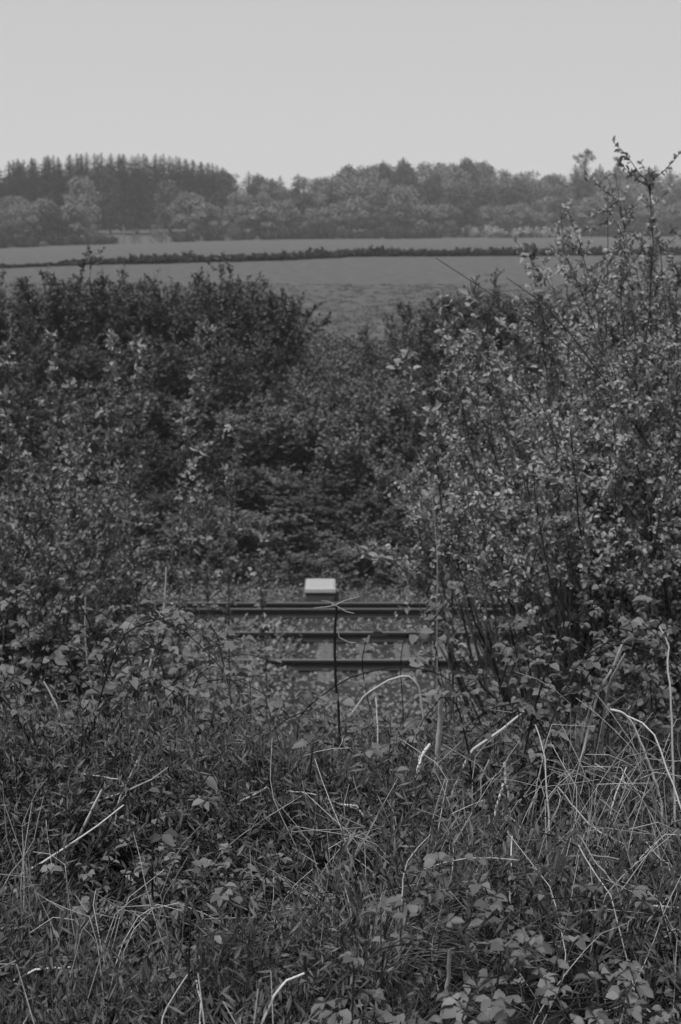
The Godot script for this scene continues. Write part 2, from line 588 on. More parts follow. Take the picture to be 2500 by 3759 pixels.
# ---------------------------------------------------------------- railway
func rail_mesh(parent: Node, called: String, x0: float, x1: float, z: float, drop := 0.0) -> void:
	# flat-bottomed rail profile: foot, web, head (head top at y = 0)
	var prof := [[-0.07, -0.159], [-0.07, -0.148], [-0.012, -0.13], [-0.009, -0.125], [-0.009, -0.05], [-0.035, -0.036], [-0.036, -0.008], [-0.028, -0.001]]
	var right := []
	for q in prof: right.push_front([-q[0], q[1]])
	var full: Array = prof + right
	var b := MB.new()
	var seg := 14
	for s in seg:
		var a := lerpf(x0, x1, float(s) / seg)
		var e := lerpf(x0, x1, float(s + 1) / seg)
		for k in full.size():
			if k == prof.size() - 1: continue     # the running surface is a piece of its own
			var p: Array = full[k]
			var q: Array = full[(k + 1) % full.size()]
			b.quad(Vector3(a, p[1] + drop, z + p[0]), Vector3(a, q[1] + drop, z + q[0]), Vector3(e, q[1] + drop, z + q[0]), Vector3(e, p[1] + drop, z + p[0]), 0.022)
	var r := part(parent, called, b.mesh(M.rust))
	var t := MB.new()
	t.quad(Vector3(x0, drop - 0.001, z - 0.028), Vector3(x1, drop - 0.001, z - 0.028), Vector3(x1, drop - 0.001, z + 0.028), Vector3(x0, drop - 0.001, z + 0.028), 0.30)
	part(r, "running_surface", t.mesh(M.steel))

func railway() -> void:
	# gravel bed
	var g := MB.new()
	var xs := steps(-13, 13, 60)
	var rows := [[17.9, -0.36], [18.7, -0.185], [22.6, -0.185], [23.2, -0.20], [24.9, -0.21], [25.6, -0.28]]
	for k in rows.size() - 1:
		for s in 60:
			g.quad(Vector3(xs[s], rows[k][1], -rows[k][0]), Vector3(xs[s], rows[k + 1][1], -rows[k + 1][0]), Vector3(xs[s + 1], rows[k + 1][1], -rows[k + 1][0]), Vector3(xs[s + 1], rows[k][1], -rows[k][0]), 1.0)
	structure("track_bed", g.mesh(M.gravel))
	var t := thing("railway_track", Vector3(0, 0, -21.25), "straight railway track with dark rusty rails on pale sleepers", "railway track")
	var sl := MB.new()
	sl.box(Vector3(-0.125, -0.30, -1.25), Vector3(0.125, -0.165, 1.25), 0.02, 0.13)
	var slm := sl.mesh(M.concrete)
	var cl := MB.new()
	cl.box(Vector3(-0.05, -0.165, -0.035), Vector3(0.05, -0.128, 0.035), 0.01, 0.06)
	var clm := cl.mesh(M.rust)
	for k in 42:
		var s := part(t, "sleeper", slm)
		s.position = Vector3(-12.3 + k * 0.6 + 0.08 + rnd(-0.02, 0.02), rnd(-0.006, 0.004), rnd(-0.03, 0.03))
		s.rotation.y = rnd(-0.012, 0.012)
		for z in [-0.835, -0.665, 0.665, 0.835]:
			var c := part(s, "rail_clip", clm)
			c.position = Vector3(0, 0, z)
	rail_mesh(t, "rail", -12.8, 12.8, 0.75)
	rail_mesh(t, "rail", -12.8, 12.8, -0.75)
	# two more rails on the far side of the track
	for a in [[23.55, -0.03, "old rusty rail lying beside the track, next to its gravel"], [24.02, -0.05, "old rusty rail lying at the foot of the far bank"]]:
		var o := thing("spare_rail", Vector3(0, 0, -a[0]), a[2], "rail")
		rail_mesh(o, "rail_body", -11.5, 11.5, 0, a[1])
	# pale lidded box
	var c0 := P(1175, 2205, 24.55)
	var bx := thing("cable_box", Vector3(c0.x, -0.26, -24.95), "small pale lidded concrete box behind the far rails", "box")
	var bb := MB.new()
	bb.box(Vector3(-0.25, -0.05, -0.33), Vector3(0.25, 0.24, 0.33), 0.01, 0.07)
	part(bx, "body", bb.mesh(M.concrete))
	var lid := MB.new()
	lid.box(Vector3(-0.275, 0.242, -0.36), Vector3(0.275, 0.33, 0.36), 0.025, 0.42)
	part(bx, "lid", lid.mesh(M.concrete))
	# cable trough with pale lids on the near side
	var tr := thing("cable_trough", Vector3(0, -0.42, -17.55), "low concrete cable trough with pale lids below the bank", "cable trough")
	var ch := MB.new()
	ch.box(Vector3(-1.5, -0.05, -0.09), Vector3(2.7, 0.13, 0.09), 0.01, 0.10)
	part(tr, "channel", ch.mesh(M.concrete))
	var ld := MB.new()
	ld.box(Vector3(-0.29, 0.132, -0.10), Vector3(0.29, 0.17, 0.10), 0.01, 0.26)
	var ldm := ld.mesh(M.concrete)
	for k in 7:
		var l := part(tr, "lid", ldm)
		l.position = Vector3(-1.2 + k * 0.6, rnd(-0.001, 0.012), rnd(-0.015, 0.015))
		l.rotation.y = rnd(-0.02, 0.02)
	# loose stones
	for variant in 3:
		var st := MB.new()
		var pts := []
		for k in 7: pts.append(rdir() * rnd(0.75, 1.0))
		var b := SphereMesh.new()
		b.radial_segments = 6; b.rings = 3; b.radius = 1; b.height = 2
		var arr := b.get_mesh_arrays()
		var vs: PackedVector3Array = arr[Mesh.ARRAY_VERTEX]
		var id: PackedInt32Array = arr[Mesh.ARRAY_INDEX]
		for k in vs.size():
			var f := 0.75 + 0.35 * fine.get_noise_3d(vs[k].x * 2.0 + variant * 9, vs[k].y * 2.0, vs[k].z * 2.0)
			vs[k] = vs[k] * f * Vector3(1, 0.7, 0.85)
		for k in range(0, id.size(), 3):
			var a := vs[id[k]]; var c := vs[id[k + 1]]; var e := vs[id[k + 2]]
			if (c - a).cross(e - a).length() < 0.0001: continue
			var q := st.v.size()
			var nn := (e - a).cross(c - a).normalized()
			for p in [a, c, e]:
				st.v.append(p); st.n.append(nn); st.c.append(Color(1, 1, 1) * [0.06, 0.11, 0.19][variant])
			st.i.append_array(PackedInt32Array([q, q + 1, q + 2]))
		var places := []
		for k in 6500:
			var d := rnd(18.0, 25.8)
			var y := -0.185
			if d < 18.7: y = lerpf(-0.36, -0.185, (d - 17.9) / 0.8)
			elif d > 22.6: y = lerpf(-0.185, -0.25, (d - 22.6) / 3.0)
			places.append(tilt(Vector3(rnd(-9, 9), y + 0.005, -d), rnd(0.026, 0.055), 3.0))
		scatter("track_ballast", st.mesh(M.stone), places, ["dark grey", "mid grey", "light grey"][variant] + " ballast stones spread round the railway track", "ballast")

# ---------------------------------------------------------------- far wood
const SKYLINE := [[-900, 610], [-300, 610], [0, 605], [150, 580], [300, 568], [600, 572], [750, 600], [900, 632], [1050, 645], [1200, 630], [1300, 592], [1500, 578], [1700, 574], [1850, 602], [1930, 618], [1975, 645], [2050, 610], [2200, 606], [2350, 610], [2500, 618], [3400, 610]]
func skyline(px: float) -> float:
	for k in SKYLINE.size() - 1:
		if px >= SKYLINE[k][0] and px < SKYLINE[k + 1][0]:
			return lerpf(SKYLINE[k][1], SKYLINE[k + 1][1], (px - SKYLINE[k][0]) / (SKYLINE[k + 1][0] - SKYLINE[k][0]))
	return 612.0

func far_wood() -> void:
	var kinds := []
	kinds.append(broadleaf(16, 240, 2.6, 0.42, [0.08, 0.12]))
	kinds.append(broadleaf(13, 260, 3.1, 0.46, [0.13, 0.19]))
	kinds.append(broadleaf(20, 200, 2.3, 0.40, [0.045, 0.075]))
	kinds.append(broadleaf(15, 90, 3.0, 0.36, [0.09, 0.13]))     # thin crown
	var meshes := []
	for k in kinds: meshes.append([k[0].mesh(M.bark), k[1].mesh(M.far)])
	var con := []
	for k in 2:
		var c := conifer([0.03, 0.055])
		con.append([c[0].mesh(M.bark), c[1].mesh(M.far)])
	var place := func(called: String, ms: Array, x: float, d: float, h: float, w: float, label: String, group: String) -> void:
		var t := thing(called, ground(x, d), label, "tree", group)
		part(t, "trunk", ms[0]); part(t, "crown", ms[1], true)
		t.rotation.y = rnd(0, TAU)
		t.scale = Vector3(w, h / 9.6, w)
	# five rows of trees behind one another, of the same kinds and leaf colours; the front rows are lower trees
	var metres_behind_edge := [6.0, 16.0, 30.0, 50.0, 68.0]
	var spots := ["in the front row of the far wood", "in the second row of the far wood", "in the middle of the far wood", "on the ridge of the far wood", "behind the ridge of the far wood"]
	for r in 5:
		var x := -115.0
		while x < 130:
			var d: float = edge(x) + metres_behind_edge[r] + rnd(-3, 3)
			var gp := ground(x, d)
			var px := pixel(gp).x
			var step := d * 0.0165
			if r >= 3 and px < 830: step *= 0.3
			if px > -320 and px < 2820 and not (r < 2 and px > 330 and px < 690):
				var top := P(px, skyline(px) + rnd(-5, 7), d).y
				var full := top - gp.y
				var h: float = clampf(full * (0.5 + 0.16 * r) * rnd(0.82, 1.08) if r < 3 else full * rnd(0.965, 0.99), 4.5, 22.0)
				var spiky := r >= 3 and (px < 830 or (px > 2050 or px < 1230) and rng.randf() < 0.35)
				spiky = spiky or (r == 2 and px < 800 and rng.randf() < 0.5) or (r == 1 and rng.randf() < 0.08)
				var spot: String = spots[r]
				if spiky:
					place.call("conifer_tree", con[rng.randi() % 2], x, d, h, d * 0.0165 * rnd(0.34, 0.48), "dark pointed conifer " + spot, "conifers " + spot)
				else:
					var kd: int = [0, 1, 2, 0, 1][rng.randi() % 5]
					if r >= 3 and rng.randf() < 0.3: kd = 3
					if r == 0 and rng.randf() < 0.5: kd = 1
					var lab: String = ["grey round-headed broadleaf tree ", "pale broad broadleaf tree ", "dark narrow broadleaf tree ", "thin-crowned tree that lets the sky through "][kd]
					place.call("broadleaf_tree", meshes[kd], x, d, h, step * rnd(0.19, 0.27), lab + spot, ["round trees ", "pale trees ", "dark trees ", "thin-crowned trees "][kd] + spot)
			x += step * rnd(0.75, 1.25)
	# tall pine with ragged tufts above the skyline
	for a in [[2150, 548, 330.0, 1.0, "tall ragged pine standing out above the wood", 1.0], [2268, 572, 345.0, 0.55, "slender pine with one small tuft above the wood", 0.6]]:
		var top := P(a[0], a[1], a[2])
		var g := ground(top.x, a[2])
		var hh := top.y - g.y
		var t := thing("pine_tree", g, a[4], "tree")
		var w := MB.new()
		var lv := MB.new()
		w.tube(PackedVector3Array([Vector3(0, -0.4, 0), Vector3(0.2, hh * 0.4, 0), Vector3(-0.1, hh * 0.75, 0), Vector3(0.15, hh - 0.8, 0)]), 0.3, 0.09, 6, 0.04)
		var tufts := [[0, -1.4, 1.0], [0.9, -0.9, 0.8], [-2.3, -1.9, 0.6], [-1.1, -1.5, 0.7], [1.6, -1.9, 0.8], [0.3, -0.5, 0.7], [-1.6, -2.6, 0.5], [0.1, -2.7, 0.8], [-0.3, -3.6, 1.0], [0.1, -4.8, 1.3], [-0.3, -6.2, 1.5], [0.6, -8.0, 1.8], [-1.2, -9.0, 1.6], [1.4, -10.5, 1.7], [0.0, -11.5, 2.0], [-1.5, -7.4, 0.9]]
		if a[5] < 0.9: tufts = [[0, -0.8, 0.5], [0.7, -0.5, 0.4], [-0.6, -0.6, 0.4], [0.1, -1.8, 0.6], [-0.1, -2.9, 0.9], [0, -4.2, 1.2], [0, -5.5, 1.3], [0.3, -7.5, 1.6]]
		for q in tufts:
			var c := Vector3(q[0], hh + q[1], rnd(-0.5, 0.5))
			w.tube(PackedVector3Array([Vector3(0, c.y - 0.8, 0), c]), 0.07, 0.03, 4, 0.04)
			for f in int(130 * q[2]):
				var o: Vector3 = rdir() * pow(rng.randf(), 0.4) * float(q[2]) * Vector3(1, 0.85, 1)
				var ld := rdir()
				var nn := Vector3.UP + rdir() * 0.8
				nn = (nn - ld * nn.dot(ld)).normalized()
				lv.leaf2(c + o, ld, nn, rnd(0.3, 0.55), 0.2, rnd(0.025, 0.045))
		part(t, "trunk", w.mesh(M.bark)); part(t, "crown", lv.mesh(M.far), true)
	# shrubs along the foot of the wood
	var dark := grow({"stems": 20, "base": 0.9, "spread": 0.9, "h": 2.6, "nodes": 6, "side": 3, "twig": 0.8, "leaves": 3, "leaf": 0.26, "tone": [0.045, 0.08], "bark": [0.04, 0.07], "big": false, "clear": 0})
	var dm := [dark[0].mesh(M.bark), dark[1].mesh(M.far)]
	var pale := grow({"stems": 16, "base": 0.7, "spread": 0.9, "h": 2.4, "nodes": 6, "side": 3, "twig": 0.7, "leaves": 3, "leaf": 0.24, "tone": [0.32, 0.48], "bark": [0.06, 0.1], "big": false, "clear": 0})
	var pm := [pale[0].mesh(M.bark), pale[1].mesh(M.far)]
	var x2 := -110.0
	while x2 < 125:
		var d := edge(x2) + rnd(-1.5, 1.5)
		var px := pixel(ground(x2, d)).x
		if px > -300 and px < 2800 and not (px > 420 and px < 660):
			var t := thing("wood_edge_shrub", ground(x2, d), "low dark shrub along the foot of the far wood", "shrub", "shrubs along the foot of the wood")
			part(t, "stem", dm[0], true); part(t, "foliage", dm[1], true)
			t.rotation.y = rnd(0, TAU); t.scale = Vector3(1.3, rnd(0.6, 1.2), 1.3)
		x2 += rnd(2.6, 4.4)
	for a in [[1685, 845], [1725, 848], [1770, 835], [1800, 846], [1830, 838], [1880, 838], [1925, 836], [1990, 845], [2040, 842], [2100, 850]]:
		var d := 281.0
		var p := P(a[0], a[1], d)
		d = edge(p.x) - 3.5
		p = P(a[0], a[1], d)
		var t := thing("flowering_shrub", ground(p.x, d), "pale blossoming shrub in the row before the far wood", "shrub", "pale shrubs before the far wood")
		part(t, "stem", pm[0], true); part(t, "foliage", pm[1], true)
		t.rotation.y = rnd(0, TAU)
		t.scale = Vector3.ONE * rnd(0.7, 1.2)
	for a in [[570, 820, 1.0], [500, 830, 0.8], [350, 838, 1.1], [860, 830, 1.0], [600, 835, 0.7], [660, 838, 0.6]]:
		var p := P(a[0], a[1], 215)
		var d := edge(p.x) - 4.0
		p = P(a[0], a[1], d)
		var t := thing("grey_shrub", ground(p.x, d), "light grey loose shrub at the wood's edge by the pale post", "shrub", "light grey shrubs by the pale post")
		part(t, "stem", pm[0], true); part(t, "foliage", meshes[3][1], true)
		t.get_child(1).scale = Vector3.ONE * 0.3
		t.rotation.y = rnd(0, TAU)
		t.scale = Vector3.ONE * a[2]
	var pp := P(455, 870, 205)
	var dd := edge(pp.x) - 6.0
	pp = P(455, 870, dd)
	var post := thing("pale_post", ground(pp.x, dd), "pale bare post standing at the edge of the far field", "post")
	var pb := MB.new()
	pb.tube(PackedVector3Array([Vector3(0, -0.3, 0), Vector3(0.02, 1.2, 0), Vector3(0, 2.6, 0)]), 0.13, 0.10, 8, 0.17)
	part(post, "shaft", pb.mesh(M.dry))
	var pc := MB.new()
	pc.tube(PackedVector3Array([Vector3(0, 2.6, 0), Vector3(0, 2.68, 0)]), 0.14, 0.10, 8, 0.17)
	part(post, "cap", pc.mesh(M.dry))

# ---------------------------------------------------------------- hedge across the field
func hedges() -> void:
	var g := []
	for k in 3:
		var h := grow({"stems": 26, "base": 0.9, "spread": 1.0, "h": 1.05, "nodes": 5, "side": 4, "twig": 0.5, "leaves": 3, "leaf": 0.13, "tone": [0.05, 0.09], "bark": [0.03, 0.06], "big": false, "clear": 0})
		g.append([h[0].mesh(M.bark), h[1].mesh(M.far)])
	var px := -300.0
	while px < 2900:
		# the hedge runs slantwise over the field
		var row := 935.0
		for q in [[-400, 995, 0, 984], [0, 984, 300, 972], [300, 972, 1000, 955], [1000, 955, 1300, 941], [1300, 941, 2500, 936]]:
			if px >= q[0] and px < q[2]: row = lerpf(q[1], q[3], (px - q[0]) / (q[2] - q[0]))
		var p := hit(px, row, 50, 200)
		var d := -p.z
		var k: Array = g[rng.randi() % 3]
		var o := thing("hedge_bush", ground(p.x, d), "low dark bush in the hedge line across the meadow", "hedge bush", "bushes of the hedge across the meadow")
		part(o, "stem", k[0], true); part(o, "foliage", k[1], true)
		o.rotation.y = rnd(0, TAU)
		var s := d * 0.0068 * rnd(0.75, 1.15) * (0.45 if px < 250 else 0.75 if px < 450 else 1.0)
		o.scale = Vector3(0.95, s, 0.8)
		px += rnd(42, 62)

# ---------------------------------------------------------------- far bank
func far_bank() -> void:
	var kinds := []
	var spec := [
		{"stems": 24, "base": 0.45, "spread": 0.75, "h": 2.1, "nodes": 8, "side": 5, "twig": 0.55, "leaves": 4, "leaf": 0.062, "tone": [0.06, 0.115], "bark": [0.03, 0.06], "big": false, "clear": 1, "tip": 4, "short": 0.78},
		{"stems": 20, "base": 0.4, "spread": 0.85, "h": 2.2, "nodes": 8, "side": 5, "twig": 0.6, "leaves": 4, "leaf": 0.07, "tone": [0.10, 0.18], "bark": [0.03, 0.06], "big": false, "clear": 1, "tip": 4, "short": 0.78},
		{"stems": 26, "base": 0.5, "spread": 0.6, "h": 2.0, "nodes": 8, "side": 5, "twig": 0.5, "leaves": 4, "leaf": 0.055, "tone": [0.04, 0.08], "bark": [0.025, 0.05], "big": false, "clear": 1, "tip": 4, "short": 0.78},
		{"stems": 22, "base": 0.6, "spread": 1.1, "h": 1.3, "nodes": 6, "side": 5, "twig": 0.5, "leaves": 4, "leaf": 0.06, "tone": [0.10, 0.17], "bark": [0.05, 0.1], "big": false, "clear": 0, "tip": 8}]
	for s in spec:
		var g := grow(s)
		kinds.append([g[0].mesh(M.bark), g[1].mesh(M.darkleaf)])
	var labels := ["dense dark bush ", "loose dark bush with larger leaves ", "very dark small-leaved bush ", "low sprawling bush "]
	var groups := ["dense dark bushes ", "loose bushes ", "very dark bushes ", "low sprawling bushes "]
	var put := func(px: float, d: float, top_row: float, kind: int) -> void:
		var spot := "on the crest of the far bank against the meadow" if d > 31.6 else "on the upper slope of the far bank" if d > 30.3 else "half way up the far bank" if d > 29.2 else "on the lower slope of the far bank" if d > 28.1 else "at the foot of the far bank" if d > 27.2 else "beside the rails at the far bank's foot"
		var x := P(px, 1500, d).x
		# P's x depends on the row through the view depth; solve once more with the real ground
		var gp := ground(x, d)
		var q := pixel(gp)
		gp = ground(P(px, q.y, d).x, d)
		var h := P(px, top_row, d).y - gp.y
		var o := thing("bank_bush", gp, labels[kind] + spot, "bush", groups[kind] + spot)
		part(o, "stem", kinds[kind][0], true); part(o, "foliage", kinds[kind][1], true)
		o.rotation.y = rnd(0, TAU)
		var ref: float = [2.0, 2.05, 1.95, 1.15][kind]
		var s := clampf(h / ref, 0.35, 1.7)
		var w := clampf(s, 0.9, 1.3) * rnd(0.95, 1.25)
		o.scale = Vector3(w, s, w)
	# top of the bank, left of the gap
	var px := -420.0
	while px < 880:
		put.call(px, rnd(32.2, 33.6), 940 + rnd(-25, 40) + maxf(0, 150 - px) * 0.1, [0, 2, 0, 1][rng.randi() % 4])
		px += rnd(130, 175)
	put.call(880.0, 32.8, 940, 2); put.call(910.0, 32.0, 975, 0)
	# right of the gap
	px = 1480
	while px < 2950:
		put.call(px, rnd(32.2, 33.4), 1015 + rnd(-30, 30) + maxf(0, 1700 - px) * 0.30, [0, 2, 1][rng.randi() % 3])
		px += rnd(140, 185)
	# layers down the slope
	for layer in [[31.0, 1190, 150], [29.8, 1380, 150], [28.7, 1570, 150], [27.6, 1790, 150], [26.9, 1960, 130]]:
		px = -420
		while px < 2950:
			var kd: int = [0, 1, 2, 0, 2][rng.randi() % 5]
			if layer[0] < 28: kd = [3, 1, 3, 0][rng.randi() % 4]
			var row: float = layer[1] + rnd(-60, 70)
			if px > 960 and px < 1450 and layer[0] > 30.4: row = 1265 + rnd(0, 30)
			if px > 930 and px < 1480:
				row += 40
				if layer[0] > 29.2: row = maxf(row, 1370)
				kd = [1, 3, 1, 3, 0][rng.randi() % 5]
			put.call(px, layer[0] + rnd(-0.4, 0.4), row, kd)
			px += layer[2] * rnd(1.1, 1.6)
	# ivy and bramble carpet between the bushes
	var tuft := MB.new()
	for k in 60:
		var o := Vector3(rnd(-0.3, 0.3), rnd(0, 0.22), rnd(-0.3, 0.3))
		var ld := (rdir() + Vector3(0, 0.2, 0)).normalized()
		var nn := Vector3.UP * 0.8 + rdir() * 0.7
		nn = (nn - ld * nn.dot(ld)).normalized()
		tuft.leaf2(o, ld, nn, rnd(0.04, 0.075), 0.045, rnd(0.08, 0.15))
	var places := []
	for k in 4200:
		var d := rnd(25.9, 35)
		places.append(tilt(ground(rnd(-11, 11), d), rnd(0.7, 1.5), 0.5))
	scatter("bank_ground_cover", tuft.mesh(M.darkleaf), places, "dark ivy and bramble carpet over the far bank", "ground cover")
	# pale weeds beyond the rails, either side of the box
	var weed := MB.new()
	for k in 26:
		var o := Vector3(rnd(-0.12, 0.12), rnd(0, 0.12), rnd(-0.12, 0.12))
		var ld := (rdir() + Vector3(0, 0.3, 0)).normalized()
		var nn := Vector3.UP + rdir() * 0.5
		nn = (nn - ld * nn.dot(ld)).normalized()
		weed.leaf2(o, ld, nn, rnd(0.03, 0.07), 0.035, rnd(0.12, 0.24))
	places = []
	for k in 900:
		var d := rnd(24.2, 26.4)
		var x := rnd(-6.5, 6.5)
		if absf(x - P(1175, 2205, 24.9).x) < 0.45 and d < 25.6: continue
		places.append(tilt(Vector3(x, -0.28, -d), rnd(0.5, 1.2), 0.3))
	for k in 120:
		places.append(tilt(Vector3(rnd(-6.5, 6.5), -0.22, -rnd(22.3, 23.2)), rnd(0.4, 0.8), 0.3))
	for k in 2600:
		var d := rnd(13.5, 18.9)
		var x := rnd(-6.5, 6.5)
		if d > 17.2 and d < 17.9 and rng.randf() < 0.6: continue
		places.append(tilt(Vector3(x, maxf(height(x, d), -0.36 if d < 18 else -0.24), -d), rnd(0.7, 1.7), 0.4))
	for k in 420:
		var d := rnd(16.4, 17.4)
		places.append(tilt(Vector3(rnd(-3, 3.5), -0.36, -d), rnd(1.0, 1.9), 0.3))
	for k in 420:
		px = rnd(500, 1060)
		var d := rnd(18.4, 23.0)
		places.append(tilt(Vector3(P(px, 2350, d).x, -0.24, -d), rnd(1.0, 2.2), 0.3))
	scatter("trackside_weeds", weed.mesh(M.leaf), places, "light small weeds growing in the gravel beyond the rails", "weeds")
	# meadow grass tufts near the gap
	var gt := MB.new()
	for k in 26:
		var a := rnd(0, TAU)
		var o := Vector3(cos(a), 0, sin(a))
		gt.blade(o * rnd(0, 0.2), (Vector3.UP + o * 0.3).normalized(), o * 0.5, rnd(0.04, 0.09), 0.012, rnd(0.09, 0.125))
	places = []
	for k in 3500:
		var d := 36.0 + 26.0 * rng.randf()
		places.append(tilt(ground(rnd(-0.3, 0.3) * d, d), rnd(0.7, 1.3), 0.2))
	scatter("meadow_grass", gt.mesh(M.grass), places, "pale short grass of the meadow above the cutting", "grass")

# ---------------------------------------------------------------- near shrubs either side of the view
func near_shrubs() -> void:
	var leafy := {"base": 0.35, "nodes": 11, "side": 4, "twig": 0.5, "leaves": 5, "leaf": 0.041, "wide": 0.54, "tone": [0.20, 0.32], "bark": [0.05, 0.1], "r": 0.016, "clear": 1, "tip": 22}
	var L := func(extra: Dictionary) -> Dictionary:
		var o: Dictionary = leafy.duplicate()
		o.merge(extra, true)
		return o
	# right: tall fans of stems leaning over the cutting
	var at := ground(P(2420, 2500, 8.3).x, 8.3)
	plant_from("sallow_shrub", grow(L.call({"stems": 135, "top": 4.05, "skirt": 0.3, "bare": 1.9, "h": 4.7, "short": 0.66, "xmin": -2.25, "slant": 0.34, "leaf": 0.036, "leaves": 6, "tone": [0.24, 0.33], "tip": 12, "spread": 0.5, "lean": Vector3(-0.16, 0, 0), "base": 0.8, "side": 5})), at, "tall light-leaved shrub leaning over the track, its stems fanned out", "shrub", "", M.leaf)
	at = ground(P(2780, 2300, 9.4).x, 9.4)
	plant_from("sallow_shrub", grow(L.call({"stems": 125, "top": 4.85, "h": 5.0, "short": 0.72, "xmin": -3.2, "slant": 0.5, "leaf": 0.036, "leaves": 6, "tone": [0.24, 0.33], "tip": 12, "spread": 0.5, "lean": Vector3(-0.10, 0, 0), "base": 0.9, "side": 5})), at, "tallest light-leaved shrub, standing behind the leaning one", "shrub", "", M.leaf)
	at = ground(P(2230, 2600, 9.0).x, 9.0)
	plant_from("sallow_shrub", grow(L.call({"stems": 64, "skirt": 0.3, "bare": 2.0, "h": 3.8, "short": 0.6, "clear": 4, "xmin": -1.6, "slant": 0.22, "leaf": 0.036, "leaves": 6, "tone": [0.24, 0.33], "tip": 12, "spread": 0.42, "lean": Vector3(-0.17, 0, 0), "base": 0.4, "side": 5})), at, "shorter light-leaved shrub beside the tall leaning one", "shrub", "", M.leaf)
	# the slim whip that stands clear of the shrub
	# left: lower bushes with upright sprays
	for a in [[-150, 10.4, 3.6, 50, "bushy light-leaved shrub on the near bank with ragged top sprays"], [230, 11.2, 3.4, 48, "shrub with two upright pale sprays before the dark far bank"], [600, 11.8, 3.2, 26, "slim shrub with one tall pale spray before the dark far bank"], [380, 9.8, 2.9, 38, "low spreading shrub beside two bare pale stalks"], [20, 9.0, 2.9, 38, "low leafy shrub at the end of the near bank"], [690, 11.9, 2.3, 24, "small shrub beside the near rail's overgrown end"], [-480, 9.5, 4.2, 34, "bushy shrub standing outermost on the near bank"]]:
		var gp := ground(P(a[0], 2300, a[1]).x, a[1])
		plant_from("leafy_shrub", grow(L.call({"stems": a[3], "h": a[2], "spread": 0.34, "base": 0.5, "xmax": {230: 0.9, 600: 0.4, 380: 0.6, 690: 0.55}.get(int(a[0]), 9.0), "tone": [0.15, 0.25], "leaf": 0.042})), gp, a[4], "shrub", "", M.leaf)

	# leafy shoots that stand clear of the shrubs, traced one by one
	var shoots := [
		[[[1600, 2300], [1575, 2190], [1480, 2090], [1360, 2015]], 7.4, "leafy sprig reaching out over the far rails", 0.42],
		[[[1660, 2200], [1625, 1900], [1590, 1600], [1545, 1430], [1490, 1310]], 7.5, "slim leafy shoot with a tuft of large leaves at its tip", 0.3],
		[[[1780, 2000], [1720, 1600], [1680, 1400], [1665, 1250], [1640, 1110]], 7.6, "slim leafy shoot standing up before the crest bushes", 0.34],
		[[[1640, 2300], [1560, 2050], [1530, 1900], [1500, 1770]], 7.4, "short dense leafy shoot beside the long pale whip", 0.5],
		[[[1950, 1900], [1840, 1500], [1780, 1250], [1740, 1080]], 7.6, "leafy shoot among thin stems of the leaning shrub", 0.35],
		[[[660, 2100], [690, 1700], [720, 1400], [745, 1200]], 10.6, "tall narrow leafy spray before the dark far bank", 0.4],
		[[[380, 2000], [400, 1700], [410, 1450], [420, 1255]], 10.4, "pale leafy spray, one of two close together", 0.4],
		[[[470, 2000], [490, 1700], [500, 1450], [505, 1265]], 10.5, "dense pale leafy spray with a flat top", 0.5],
		[[[840, 2200], [850, 1900], [860, 1700], [855, 1560]], 10.2, "short leafy spray over the lower far bank", 0.45],
		[[[760, 2100], [745, 1900], [740, 1750], [735, 1650]], 10.0, "broad leafy spray at the edge of the slim shrub", 0.5],
		[[[975, 2400], [960, 2200], [955, 2080], [965, 1985]], 9.6, "lone thin leafy shoot beside the overgrown rails", 0.5],
		[[[40, 2000], [30, 1700], [35, 1450], [25, 1290]], 10.0, "thick leafy spray on the bushy shrub", 0.4],
		[[[190, 1950], [185, 1600], [180, 1400], [190, 1240]], 10.2, "thin pale leafy spray beside the thick one", 0.4],
		[[[260, 2000], [262, 1700], [258, 1550], [262, 1420]], 10.0, "short pale leafy spray over a dark gap", 0.3],
		[[[2090, 1700], [2010, 1250], [1965, 1040], [1945, 930]], 7.8, "leafy shoot over the meadow from the leaning shrub", 0.3]]
	for a in shoots:
		var cv := Curve3D.new()
		var m: int = a[0].size()
		var pts := []
		for k in m: pts.append(P(a[0][k][0], a[0][k][1], a[1] + 0.08 * sin(k * 2.0)))
		var f: Vector3 = pts[0]
		pts.push_front(Vector3(f.x + (f.x - pts[1].x) * 0.4, height(f.x, -f.z) - 0.05, f.z))
		for k in pts.size():
			var tg: Vector3 = (pts[mini(k + 1, pts.size() - 1)] - pts[maxi(k - 1, 0)]) * 0.18
			cv.add_point(pts[k], -tg, tg)
		var len_ := cv.get_baked_length()
		var line := PackedVector3Array()
		for k in 21: line.append(cv.sample_baked(len_ * k / 20.0))
		var wood := MB.new()
		var lv := MB.new()
		wood.tube(line, 0.009, 0.0018, 5, 0.09)
		var u: float = len_ * (1.0 - a[3])
		while u < len_:
			var p := cv.sample_baked(u)
			var ax := (cv.sample_baked(minf(u + 0.03, len_)) - cv.sample_baked(u - 0.02)).normalized()
			var o := (rdir() + ax * 0.5).normalized()
			var tl := rnd(0.03, 0.13)
			wood.tube(PackedVector3Array([p, p + o * tl]), 0.0018, 0.001, 3, 0.09)
			for e in 7:
				var ld := (o * 0.5 + rdir() + ax * 0.4).normalized()
				var nn := Vector3.UP * 0.8 + rdir() * 0.8
				nn = (nn - ld * nn.dot(ld)).normalized()
				var ll := rnd(0.032, 0.062)
				lv.leaf(p + o * (tl * rnd(0.2, 1.0)), ld, nn, ll, ll * 0.52, rnd(0.18, 0.29))
			u += rnd(0.022, 0.05)
